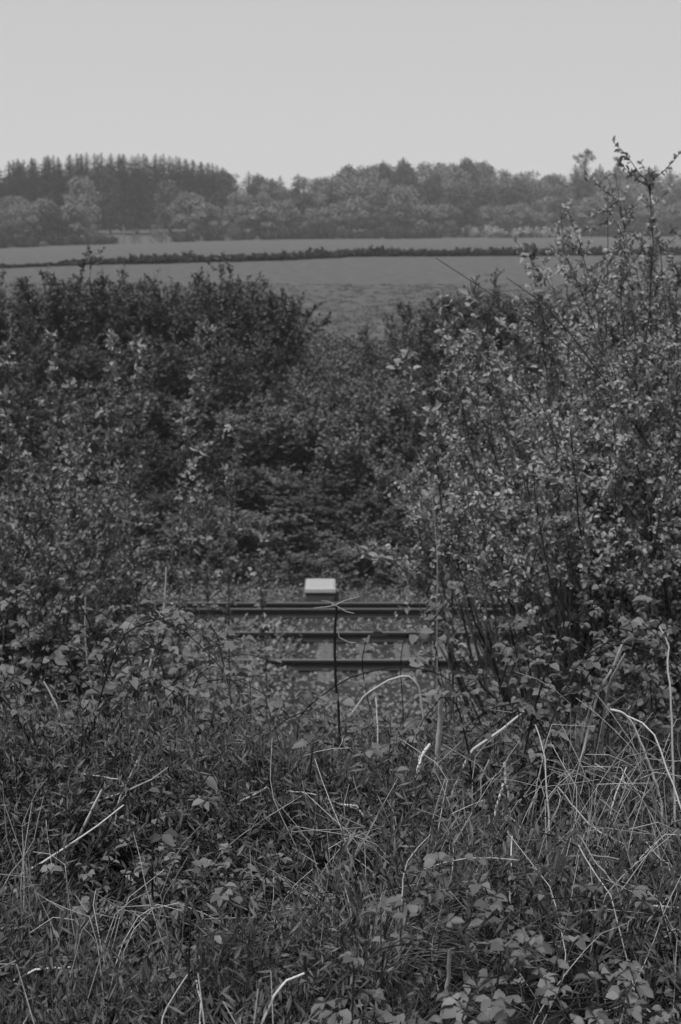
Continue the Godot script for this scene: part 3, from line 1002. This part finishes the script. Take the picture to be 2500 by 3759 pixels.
		for e in 14:
			var ld := (rdir() * 0.9 + Vector3.UP * 0.5).normalized()
			var nn := Vector3.UP * 0.5 + rdir()
			nn = (nn - ld * nn.dot(ld)).normalized()
			lv.leaf(line[20] + rdir() * 0.02, ld, nn, rnd(0.05, 0.075), 0.03, rnd(0.2, 0.3))
		var t := thing("leafy_shoot", Vector3.ZERO, a[2], "shoot")
		part(t, "stem", wood.mesh(M.bark), true); part(t, "foliage", lv.mesh(M.leaf), true)
	# long bare branches of the leaning shrub
	var fan: Node3D = get_node("sallow_shrub")
	for q in [[[2480, 1800], [2302, 1497], [2180, 1360], [2050, 1240], [1850, 1110], [1600, 947]], [[2420, 1700], [2240, 1420], [2090, 1220], [1990, 1110], [1860, 1020]], [[2230, 2500], [1960, 2300], [1830, 2130], [1740, 1920], [1700, 1750]], [[2350, 2300], [2200, 1950], [2080, 1700], [1950, 1400]], [[2450, 2200], [2400, 1900], [2370, 1680], [2340, 1500]], [[2440, 2150], [2410, 1950], [2395, 1800]], [[2100, 2350], [2000, 2100], [1930, 1800], [1890, 1560]]]:
		var b := MB.new()
		var pts := PackedVector3Array()
		for e in q: pts.append(P(e[0], e[1], 7.5) - fan.position)
		b.tube(pts, 0.006, 0.002, 5, 0.05)
		part(fan, "branch", b.mesh(M.bark))

# ---------------------------------------------------------------- undergrowth tufts
func spot_in(r: float) -> Vector3:
	var a := rnd(0, TAU)
	var q := sqrt(rng.randf()) * r
	return Vector3(cos(a) * q, 0, sin(a) * q)

func add_grass(b: MB, at: Vector3) -> void:
	for j in 26:
		var a := rnd(0, TAU)
		var o := Vector3(cos(a), 0, sin(a))
		b.blade(at + o * rnd(0, 0.08), (Vector3.UP + o * rnd(0.1, 1.0)).normalized(), o * rnd(0.1, 0.8) - Vector3.UP * rnd(0, 0.7), rnd(0.08, 0.20), rnd(0.0025, 0.005), rnd(0.03, 0.075))

func add_dry(b: MB, at: Vector3) -> void:
	for j in 20:
		var a := rnd(0, TAU)
		var o := Vector3(cos(a), 0, sin(a))
		b.blade(at + o * rnd(0, 0.1) + Vector3.UP * rnd(0, 0.14), (Vector3.UP * rnd(-0.1, 0.9) + o).normalized(), rdir() * 0.7 - Vector3.UP * 0.3, rnd(0.06, 0.16), rnd(0.0012, 0.0024), rnd(0.12, 0.30))

func add_herb(b: MB, at: Vector3) -> void:
	var tone := rnd(0.7, 1.25)
	for j in 9:
		var a := rnd(0, TAU)
		var o := Vector3(cos(a), 0, sin(a))
		var base := at + o * rnd(0, 0.1)
		var dir := (Vector3.UP + o * rnd(0.1, 1.2)).normalized()
		var l := rnd(0.10, 0.34)
		b.tube(PackedVector3Array([base, base + dir * l]), 0.002, 0.001, 3, 0.06)
		for q in 19:
			var t := 0.15 + 0.85 * q / 18.0
			var ld := (dir * 0.8 + rdir()).normalized()
			var nn := Vector3.UP + rdir() * 0.7
			nn = (nn - ld * nn.dot(ld)).normalized()
			b.leaf2(base + dir * (l * t), ld, nn, rnd(0.018, 0.05), rnd(0.004, 0.009), rnd(0.04, 0.10) * tone)

func add_low_bramble(b: MB, at: Vector3, s0: float, s1: float, g0: float, g1: float) -> void:
	for j in 7:
		var p := Vector3(rnd(-0.14, 0.14), rnd(0.06, 0.26), rnd(-0.14, 0.14))
		var o := rdir(); o.y = absf(o.y) * 0.3
		b.tube(PackedVector3Array([at + Vector3(p.x * 0.3, 0, p.z * 0.3), at + p * Vector3(0.8, 0.7, 0.8), at + p]), 0.002, 0.001, 3, 0.05)
		bramble_leaf(b, at + p, o, rnd(s0, s1), rnd(g0, g1))

# ---------------------------------------------------------------- foreground
func foreground() -> void:
	# --- ground vegetation in patches about half a metre across
	var kinds := {
		"rough_grass": [[5, 13, 0, 0, 0], [5, 11, 2, 0, 0]],
		"small_leaved_herbs": [[15, 3, 0, 0, 0], [13, 4, 1, 1, 0], [16, 2, 0, 0, 0]],
		"dry_grass": [[4, 3, 10, 0, 0], [3, 2, 12, 0, 0]],
		"bramble_carpet": [[6, 2, 0, 11, 0], [8, 2, 1, 9, 0]],
		"bramble_shoots": [[5, 3, 1, 0, 8], [6, 3, 1, 0, 7]]}
	var words := {
		"rough_grass": ["dark rough grass covering the near bank", "coarse tangled grass mixed with a few straws on the near bank"],
		"small_leaved_herbs": ["dark small-leaved herbs crowding the near bank", "narrow-leaved herbs mixed through the near bank's grass", "dense spiky small herbs between the dead stalks"],
		"dry_grass": ["pale dead grass tangled over the near bank", "very pale matted straw on the near bank"],
		"bramble_carpet": ["low dark bramble leaves carpeting the rim of the near bank", "dark bramble leaves mixed with herbs at the bank's rim"],
		"bramble_shoots": ["low bramble shoots scattered down the slope to the track", "bramble shoots mixed with herbs down the slope"]}
	var places := {}
	for name_ in kinds:
		for k in kinds[name_].size(): places["%s %d" % [name_, k]] = []
	for k in 1150:
		var d := 1.75 + 13.8 * pow(rng.randf(), 1.55)
		var x := rnd(-1, 1) * (0.27 * d + 0.45)
		var p := ground(x, d)
		var q := pixel(p)
		# deep hollows stay bare
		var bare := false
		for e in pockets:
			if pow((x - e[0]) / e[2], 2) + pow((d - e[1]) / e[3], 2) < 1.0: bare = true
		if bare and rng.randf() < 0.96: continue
		var dryness := 0.04 + noise.get_noise_2d(x * 14 + 100, d * 14) * 0.4
		if q.x > 1750 and q.y < 3500: dryness += 0.14
		if q.x > 780 and q.x < 1350 and q.y > 2650 and q.y < 3100: dryness += 0.25
		var bram := 0.05 + noise.get_noise_2d(x * 12 - 300, d * 12 + 50) * 0.5
		if q.x > 1400 and q.y > 3250: bram += 0.4
		if d > 5: bram += 0.2
		var r := rng.randf()
		var name_ := "small_leaved_herbs"
		if r < dryness: name_ = "dry_grass"
		elif r < dryness + bram: name_ = "bramble_carpet" if d < 4.2 else "bramble_shoots"
		elif rng.randf() > 0.82: name_ = "rough_grass"
		var up := Vector3(height(x - 0.2, d) - height(x + 0.2, d), 0.4, height(x, d + 0.2) - height(x, d - 0.2)).normalized()
		var bs := Basis(Quaternion(Vector3.UP, up)) * Basis(Vector3.UP, rnd(0, TAU))
		places["%s %d" % [name_, rng.randi() % kinds[name_].size()]].append(Transform3D(bs.scaled_local(Vector3.ONE * rnd(0.8, 1.2)), p))
	for name_ in kinds:
		for k in kinds[name_].size():
			var mx: Array = kinds[name_][k]
			var b := MB.new()
			for j in mx[0]: add_herb(b, spot_in(0.28))
			for j in mx[1]: add_grass(b, spot_in(0.28))
			for j in mx[2]: add_dry(b, spot_in(0.25))
			for j in mx[3]: add_low_bramble(b, spot_in(0.27), 0.014, 0.032, 0.06, 0.11)
			for j in mx[4]: add_low_bramble(b, spot_in(0.27), 0.04, 0.065, 0.06, 0.11)
			scatter(name_, b.mesh(M.grass), places["%s %d" % [name_, k]], words[name_][k], {"rough_grass": "grass", "small_leaved_herbs": "herbs", "dry_grass": "dry grass"}.get(name_, "ground cover"))

	# --- dead stalks traced one by one: [pixels, distance, width px, tip share, tone, label]
	var stalks := [
		[[[1235, 2225], [1228, 2330], [1232, 2480], [1245, 2650]], 5.2, 13, 0.75, 0.02, "dark upright dead stalk topped by a pale spoked head"],
		[[[315, 2190], [312, 2290], [322, 2440], [335, 2510]], 7.0, 10, 0.6, 0.20, "thin bare pale stalk, straight, in the leafy shrubs"],
		[[[612, 2080], [605, 2200], [585, 2330], [545, 2470]], 7.0, 13, 0.5, 0.24, "tall bare pale stalk curving over, in the leafy shrubs"],
		[[[1530, 1660], [1570, 1730], [1590, 1850], [1603, 2000], [1605, 2300]], 6.6, 8, 0.4, 0.10, "long pale whip bending over before the light-leaved shrub"],
		[[[1622, 2540], [1617, 2600], [1612, 2690], [1604, 2790]], 4.5, 24, 0.9, 0.34, "short pale thick cut stake upright among brambles"],
		[[[1540, 2785], [1575, 2735]], 4.5, 18, 0.8, 0.26, "short pale broken stub beside the cut stake"],
		[[[1290, 2620], [1340, 2550], [1420, 2500], [1490, 2478], [1535, 2510], [1555, 2640]], 5.2, 12, 0.6, 0.19, "pale arched stem bent back down to the ground"],
		[[[1730, 2755], [1840, 2680], [1925, 2610]], 4.6, 14, 0.7, 0.22, "pale slanting stick propped below the brambles"],
		[[[160, 2500], [215, 2600], [235, 2720]], 5.0, 11, 0.6, 0.18, "pale crooked stalk at the edge of the leafy shrubs"],
		[[[305, 2625], [320, 2680], [365, 2725]], 4.8, 9, 0.7, 0.16, "short thin bent stalk over the tangled grass"],
		[[[375, 2900], [320, 3010], [270, 3110], [215, 3225]], 2.9, 19, 0.6, 0.34, "thick pale dead stick crossing another in an X"],
		[[[455, 2955], [360, 3030], [280, 3085], [150, 3170], [20, 3240]], 2.9, 13, 0.5, 0.28, "long pale thin stick lying across the thick one"],
		[[[620, 2815], [560, 2860], [450, 2910], [330, 2950], [150, 3090]], 3.1, 11, 0.5, 0.17, "grey bent branch lying over the crossed sticks"],
		[[[505, 2790], [460, 2890], [440, 2920]], 3.0, 9, 0.6, 0.18, "thin grey twig rising over the crossed sticks"],
		[[[270, 2835], [330, 2845], [445, 2862]], 3.1, 8, 0.7, 0.2, "thin level twig above the crossed sticks"],
		[[[130, 3400], [0, 3395]], 2.2, 9, 0.6, 0.2, "thin pale twig lying level over dark grass"],
		[[[270, 3550], [130, 3560], [50, 3600], [-40, 3650]], 2.0, 14, 0.6, 0.27, "pale bent twig lying low beside the dark grass hollow"],
		[[[1115, 3575], [1050, 3600], [1010, 3650], [960, 3759]], 2.0, 20, 0.5, 0.25, "thick grey stick with a bent tip in the lowest tangle"],
		[[[1650, 3490], [1645, 3600], [1630, 3690], [1605, 3800]], 1.9, 24, 0.7, 0.32, "short thick white stick, upright in the dark leaves"],
		[[[1850, 2800], [1855, 2860], [1868, 2930], [1870, 2990], [1885, 3050]], 3.1, 15, 0.7, 0.34, "forked pale stick standing upright, its thicker prong"],
		[[[1848, 2875], [1822, 2960], [1808, 3040]], 3.1, 15, 0.7, 0.32, "shorter pale stick leaning against the forked one"],
		[[[1795, 2790], [1765, 2860], [1768, 2960], [1795, 3060]], 3.2, 11, 0.6, 0.17, "curved grey stem arching beside the forked sticks"],
		[[[1825, 2975], [1865, 2995], [1915, 3035]], 3.1, 8, 0.5, 0.28, "small pale twig joining the two standing sticks"],
		[[[1795, 3080], [1790, 3140]], 3.0, 9, 0.6, 0.22, "short pale stub beside the curved grey stem"],
		[[[1880, 3070], [1876, 3145]], 3.0, 9, 0.6, 0.22, "short pale stub close below the forked stick"],
		[[[2240, 2605], [2290, 2615], [2325, 2660], [2370, 2770], [2410, 2880], [2430, 2960], [2435, 3090]], 3.2, 14, 0.7, 0.3, "long pale bent cane drooping through the dry tangle"],
		[[[2300, 2625], [2350, 2650], [2400, 2685]], 3.2, 10, 0.6, 0.26, "short pale side shoot on the bent cane's bend"],
		[[[2432, 2920], [2500, 2945]], 3.2, 10, 0.7, 0.28, "short pale twig branching level from the bent cane"],
		[[[1965, 2660], [1985, 2720], [2000, 2790]], 3.9, 9, 0.6, 0.27, "thin pale straight stalk near the slanting stick"],
		[[[2290, 2350], [2250, 2450], [2195, 2540]], 4.6, 14, 0.7, 0.2, "pale leaning stalk under the tall leaning shrub"],
		[[[2295, 2400], [2240, 2500], [2220, 2600]], 4.5, 16, 0.7, 0.17, "second pale leaning stalk under the tall leaning shrub"],
		[[[2420, 2300], [2455, 2360], [2450, 2450], [2460, 2510]], 4.3, 12, 0.6, 0.18, "pale hooked stalk under the tall leaning shrub"],
		[[[2045, 2885], [2110, 2970], [2180, 3040], [2250, 3080], [2330, 3120]], 2.9, 11, 0.6, 0.27, "long pale diagonal stem falling through the dry tangle"],
		[[[2130, 3075], [2190, 3170], [2265, 3255]], 2.8, 10, 0.7, 0.33, "pale straight stem parallel to the long diagonal one"],
		[[[2125, 3100], [2170, 3190], [2240, 3280]], 2.8, 7, 0.6, 0.22, "thin grey stem beneath the straight pale one"],
		[[[2180, 2800], [2270, 2860], [2350, 2905], [2420, 2945]], 3.1, 9, 0.6, 0.26, "pale thin cane slanting through the dry tangle"],
		[[[2300, 2815], [2270, 2890], [2245, 2965]], 3.1, 8, 0.6, 0.22, "thin cane crossing the slanting one in dry tangle"],
		[[[2370, 3090], [2410, 3140], [2450, 3170]], 2.8, 10, 0.6, 0.26, "short pale stem low in the dry tangle"],
		[[[2355, 3320], [2430, 3325], [2500, 3335]], 2.5, 12, 0.7, 0.24, "level pale twig over the dark bramble leaves"],
		[[[2340, 3340], [2400, 3420], [2440, 3450], [2480, 3400]], 2.5, 10, 0.6, 0.2, "curled thin twig over the dark bramble leaves"],
		[[[2355, 3445], [2362, 3500], [2358, 3545], [2440, 3570], [2490, 3600]], 2.3, 10, 0.6, 0.18, "crooked thin twig hanging over the dark hollow"],
		[[[2310, 3640], [2290, 3700], [2270, 3790]], 2.0, 12, 0.6, 0.16, "grey stem standing beside the dark hollow"],
		[[[2315, 3640], [2380, 3710], [2440, 3759]], 2.0, 8, 0.6, 0.17, "thin grey stem leaning out beside the dark hollow"],
		[[[1250, 2955], [1305, 2955], [1320, 2975], [1350, 3010]], 3.4, 12, 0.6, 0.3, "pale kinked twig on top of the dry grass mound"],
		[[[1060, 2905], [1150, 2915], [1230, 2945], [1320, 2975]], 3.5, 10, 0.6, 0.22, "long thin twig lying on the dry grass mound"],
		[[[820, 2985], [870, 2945], [930, 2920], [980, 2890]], 3.5, 12, 0.6, 0.22, "grey twig leaning on the dry grass mound"],
		[[[1010, 2920], [990, 2980], [965, 3040]], 3.4, 10, 0.6, 0.24, "short pale twig standing against the dry grass mound"],
		[[[1150, 2930], [1190, 3010], [1225, 3060]], 3.4, 10, 0.6, 0.22, "thin twig drooping from the dry grass mound"],
		[[[720, 3600], [740, 3690], [730, 3780]], 2.0, 12, 0.6, 0.18, "grey upright stem among the lowest grass"],
		[[[700, 3560], [640, 3650], [600, 3720]], 2.1, 9, 0.6, 0.17, "thin leaning stem among the lowest grass"],
		[[[490, 3630], [440, 3690], [380, 3720]], 2.1, 10, 0.6, 0.16, "short bent stem beside the lowest grass"],
		[[[1940, 2990], [1975, 2880], [1990, 2800]], 3.4, 7, 0.6, 0.14, "thin dark-grey stalk behind the forked sticks"],
		[[[1700, 3560], [1710, 3650], [1705, 3720]], 2.1, 7, 0.6, 0.12, "thin dark stem beside the short thick white stick"],
		[[[1380, 2560], [1385, 2650]], 5.3, 8, 0.7, 0.16, "thin upright straw inside the pale arch"],
		[[[1660, 2860], [1600, 2760]], 4.6, 7, 0.6, 0.15, "thin straw below the short cut stake"],
		[[[1240, 3060], [1215, 2990], [1180, 2920]], 3.3, 6, 0.6, 0.2, "thin straw falling in front of the dry grass mound"]]
	for a in stalks:
		# a low stalk stands where its foot disappears into the undergrowth
		var foot: Array = a[0][0] if a[0][0][1] > a[0][a[0].size() - 1][1] else a[0][a[0].size() - 1]
		if foot[1] > 2850:
			var dd := 1.7
			while dd < 4.6:
				var fp := P(foot[0], foot[1], dd)
				if fp.y < height(fp.x, dd) + 0.25: break
				dd += 0.04
			a[1] = dd
		var o := thing("dead_stalk", Vector3.ZERO, a[5], "dead stalk")
		part(o, "shaft", stem_from(a[0], a[1], a[2], a[3], minf(a[4] * 2.1, 0.6) if a[4] > 0.05 else a[4], rnd(-0.12, 0.12)))
	# spokes on the dark stalk
	var spoke: Node3D = get_node("dead_stalk")
	for s in [[[1230, 2222], [1270, 2245], [1300, 2252]], [[1230, 2222], [1265, 2205], [1320, 2190]], [[1230, 2222], [1205, 2208], [1180, 2205]], [[1230, 2222], [1200, 2228], [1150, 2232]], [[1238, 2300], [1245, 2340], [1280, 2358], [1310, 2360]]]:
		var pts := PackedVector3Array()
		for q in s: pts.append(P(q[0], q[1], 5.2))
		var b := MB.new()
		b.tube(pts, 0.003, 0.0016, 4, 0.26)
		part(spoke, "spoke", b.mesh(M.dry))

	# --- small pale twigs heaped through the tangle
	var zones := [[1900, 2500, 2650, 3450, 50, 2.6, 3.6, "in the dry tangle by the bent cane"], [850, 1350, 2790, 3050, 24, 3.2, 3.9, "on the dry grass mound"], [0, 620, 2830, 3250, 24, 2.7, 3.3, "round the crossed dead sticks"], [0, 300, 3380, 3760, 12, 1.9, 2.4, "by the pale bent twig lying low"], [600, 1250, 3500, 3800, 20, 1.8, 2.3, "among the lowest grass round the thick grey stick"], [1250, 1900, 2700, 3200, 26, 2.9, 4.2, "before the forked standing sticks"], [2000, 2500, 2350, 2700, 26, 3.8, 5.0, "round the leaning stalks under the shrub"]]
	for z in zones:
		for k in z[4]:
			var px := rnd(z[0], z[1]); var py := rnd(z[2], z[3])
			var d := lerpf(z[6], z[5], (py - z[2]) / (z[3] - z[2])) + rnd(-0.15, 0.15)
			var p := P(px, py, d)
			p.y = clampf(p.y, height(p.x, d) + 0.12, height(p.x, d) + 0.5)
			var dir := Vector3(rnd(-1, 1), rnd(0.1, 0.9), rnd(-0.5, 0.5)).normalized()
			var l := rnd(0.10, 0.24)
			var bend := rdir() * 0.09
			var b := MB.new()
			var gy := height(p.x - dir.x * l, d)
			var foot := p - dir * l
			foot.y = minf(foot.y, gy + 0.02)
			b.tube(smooth([foot, (foot + p) * 0.5 + bend, p, p + dir * l * 0.5 + rdir() * 0.12]), rnd(0.0013, 0.0026), 0.0008, 4, rnd(0.22, 0.5))
			var o := thing("dry_twig", Vector3.ZERO, "thin pale dry twig " + z[7], "twig", "dry twigs " + z[7])
			part(o, "shaft", b.mesh(M.dry))
			if rng.randf() < 0.5:
				var s := MB.new()
				s.tube(PackedVector3Array([p, p + (dir + rdir()).normalized() * l * 0.4]), 0.002, 0.001, 3, 0.22)
				part(o, "side_twig", s.mesh(M.dry))

	# --- brambles, all of one leaf colour: [pixels along the cane, distance, leaf length, gap between leaves, label]
	var canes := [
		[[[1100, 2620], [1180, 2555], [1300, 2480], [1440, 2447], [1600, 2470], [1760, 2570], [1850, 2680]], 5.8, 0.061, 0.17, "dark bramble cane arching high in front of the track"],
		[[[1370, 2650], [1340, 2520], [1330, 2420], [1345, 2340]], 6.2, 0.070, 0.14, "upright bramble shoot with light leaves in front of the rail"],
		[[[1480, 2600], [1470, 2460], [1480, 2360], [1500, 2325]], 6.2, 0.074, 0.15, "bramble shoot with a broad light leaf over the rail"],
		[[[1640, 2640], [1620, 2480], [1600, 2380], [1590, 2345]], 6.2, 0.070, 0.15, "bramble shoot rising beside the pale cut stake"],
		[[[1960, 2640], [1950, 2480], [1930, 2400], [1880, 2350]], 6.0, 0.074, 0.13, "tall bramble shoot nodding under the leaning shrub"],
		[[[2150, 2700], [2080, 2600], [1940, 2570], [1800, 2600], [1700, 2680]], 5.2, 0.070, 0.15, "low bramble arch with layered leaves by the slanting stick"],
		[[[2230, 2640], [2180, 2540], [2110, 2490], [2020, 2500], [1960, 2540]], 4.9, 0.066, 0.13, "bramble spray of large light leaves by the leaning stalks"],
		[[[640, 2560], [760, 2500], [860, 2490], [960, 2540], [1070, 2640]], 5.8, 0.061, 0.14, "dark bramble cane arching beside the pale curved stalk"],
		[[[560, 2620], [640, 2500], [780, 2420], [900, 2400], [1000, 2430]], 6.6, 0.066, 0.12, "bramble spray spreading light leaves before overgrown rails"],
		[[[980, 2700], [1050, 2640], [1150, 2600], [1230, 2640]], 5.0, 0.057, 0.12, "small bramble spray at the foot of the dark stalk"],
		[[[1150, 2720], [1260, 2740], [1350, 2800], [1420, 2890]], 4.0, 0.05, 0.12, "bramble tip trailing down over the grass slope"],
		[[[60, 2700], [40, 2560], [60, 2430], [110, 2380]], 6.0, 0.066, 0.13, "bramble shoot standing at the edge of the low leafy shrub"],
		[[[400, 2640], [330, 2520], [250, 2460], [120, 2440]], 6.0, 0.061, 0.13, "bramble arch below the straight bare stalk"],
		[[[2500, 2500], [2420, 2380], [2400, 2320], [2430, 2280]], 4.6, 0.066, 0.12, "bramble shoot of broad leaves by the hooked stalk"],
		[[[1420, 3350], [1560, 3280], [1700, 3260], [1850, 3300]], 2.5, 0.034, 0.04, "dark low bramble spray above the hollow's rim"],
		[[[1850, 3380], [2000, 3300], [2150, 3290], [2300, 3350]], 2.5, 0.034, 0.04, "dark bramble spray with broad leaves over the hollow"],
		[[[1300, 3560], [1400, 3480], [1520, 3460], [1600, 3500]], 2.1, 0.032, 0.045, "dark bramble spray near the short thick white stick"],
		[[[1700, 3700], [1780, 3600], [1900, 3560], [2020, 3600]], 2.05, 0.034, 0.045, "low bramble spray inside the hollow"],
		[[[2000, 3750], [2120, 3680], [2240, 3700]], 1.95, 0.032, 0.05, "trailing bramble tip at the hollow's floor"],
		[[[700, 3330], [780, 3270], [860, 3280]], 2.6, 0.034, 0.07, "small lighter bramble tip over the dark grass"],
		[[[560, 2980], [620, 2930], [720, 2930], [800, 2960]], 3.3, 0.04, 0.08, "grey bramble spray over the dark grass hollow"]]
	for a in canes:
		var pts := []
		var m: int = a[0].size()
		for k in m:
			pts.append(P(a[0][k][0], a[0][k][1], a[1] + sin(k * 1.7) * 0.1))
		var f: Vector3 = pts[0]
		pts.push_front(Vector3(f.x + (f.x - pts[1].x) * 0.3, height(f.x, -f.z) - 0.05, f.z))
		var made := bramble(pts, a[2], a[3], 0.0045 if a[1] > 3 else 0.003)
		var o := thing("bramble", Vector3.ZERO, a[4], "bramble")
		part(o, "cane", made[0].mesh(M.bark)); part(o, "leaves", made[1].mesh(M.leaf), true)
	# brambles roofing the two dark hollows
	for e in [[pockets[0], "dark grass hollow behind the crossed sticks"], [pockets[1], "deep hollow beside the short thick white stick"]]:
		for k in 4:
			var q: Array = e[0]
			var d: float = q[1] + rnd(-0.15, 0.75) * q[3]
			var x0: float = q[0] - q[2] * rnd(0.9, 1.4)
			var x1: float = q[0] + q[2] * rnd(0.9, 1.4)
			var a := ground(x0, d + rnd(-0.1, 0.1))
			var b := ground(x1, d + rnd(-0.1, 0.1))
			var up := rnd(0.22, 0.42)
			var top := (a + b) * 0.5
			top.y = maxf(a.y, b.y) + up
			var made := bramble([a - Vector3(0, 0.05, 0), a.lerp(top, 0.5) + Vector3(0, up * 0.35, 0), top, b.lerp(top, 0.5) + Vector3(0, up * 0.35, 0), b], rnd(0.026, 0.04), 0.05, 0.0028)
			var t := thing("hollow_bramble", Vector3.ZERO, "bramble arching over the " + e[1], "bramble", "brambles over the " + e[1])
			part(t, "cane", made[0].mesh(M.bark)); part(t, "leaves", made[1].mesh(M.darkleaf), true)
	# drooping grass tussocks
	for e in [[1120, 3.5, 340, 0.5, "large pale drooping grass tussock on the mound"], [1330, 2.9, 160, 0.36, "small drooping grass tussock below the mound"], [820, 2.0, 150, 0.3, "drooping grass tussock among the lowest grass"], [2280, 2.8, 90, 0.36, "drooping dry tussock in the tangle by the bent cane"]]:
		var gp := ground(P(e[0], 3000, e[1]).x, e[1])
		var b := MB.new()
		for k in e[2]:
			var a := rnd(0, TAU)
			var o := Vector3(cos(a), 0, sin(a))
			var l: float = e[3] * rnd(0.5, 1.1)
			b.blade(o * rnd(0, 0.12), (Vector3.UP + o * rnd(0.1, 0.7)).normalized(), (o * rnd(0.4, 0.9) - Vector3.UP * rnd(0.5, 1.15)) * 0.8, l, rnd(0.002, 0.004), rnd(0.14, 0.38))
		var t := thing("grass_tussock", gp, e[4], "grass tussock")
		part(t, "blades", b.mesh(M.grass), true)
		var c := MB.new()
		for k in 26: c.blade(spot_in(0.1), (Vector3.UP + rdir() * 0.5).normalized(), rdir() * 0.3, rnd(0.08, 0.16), 0.005, rnd(0.08, 0.14))
		part(t, "crown", c.mesh(M.grass), true)
	# taller brambles along the rim, where the bank drops away
	for k in 46:
		var px := rnd(-60, 900) if k < 20 else rnd(1750, 2560) if k < 36 else rnd(900, 1750)
		var d := rnd(4.3, 6.4)
		var c := ground(P(px, 2700, d).x, d)
		var hh := rnd(0.45, 0.95) if k < 36 else rnd(0.22, 0.38)
		var o := Vector3(rnd(-1, 1), 0, rnd(-0.6, 0.6)).normalized()
		var r := rnd(0.2, 0.5)
		var where := "below the bare stalks and leafy shrubs" if k < 20 else "under the tall leaning shrub" if k < 36 else "in front of the track"
		var made := bramble([c - Vector3(0, 0.05, 0), c + o * r * 0.3 + Vector3.UP * hh * 0.7, c + o * r * 0.8 + Vector3.UP * hh, c + o * r * 1.5 + Vector3.UP * hh * 0.75], rnd(0.045, 0.065), 0.06, 0.004)
		var t := thing("rim_bramble", Vector3.ZERO, ("tall" if k < 36 else "low") + " bramble on the near bank's rim " + where, "bramble", "rim brambles " + where)
		part(t, "cane", made[0].mesh(M.bark)); part(t, "leaves", made[1].mesh(M.leaf), true)
	# further brambles down the slope
	var nb := 0
	while nb < 70:
		var d := rnd(5.2, 13.5)
		var x := rnd(-0.27, 0.27) * d
		var c := ground(x, d)
		var q := pixel(c)
		var open := q.x > 820 and q.x < 1850
		if open and d > 7.0 and rng.randf() < 0.75: continue
		var a := rnd(0, TAU)
		var o := Vector3(cos(a), 0, sin(a))
		var r := rnd(0.35, 0.8)
		var hh := rnd(0.22, 0.42) if open else rnd(0.5, 1.0)
		var e := ground(x + o.x * r * 2, d - o.z * r * 2)
		var made := bramble([c - Vector3(0, 0.05, 0), c + o * r * 0.5 + Vector3.UP * hh * 0.8, c + o * r + Vector3.UP * hh, c + o * r * 1.6 + Vector3.UP * hh * 0.6, e + Vector3.UP * 0.05], rnd(0.05, 0.07), 0.085, 0.004)
		var t := thing("slope_bramble", Vector3.ZERO, "arching bramble on the slope down to the track", "bramble", "brambles on the slope")
		part(t, "cane", made[0].mesh(M.bark)); part(t, "leaves", made[1].mesh(M.leaf), true)
		nb += 1
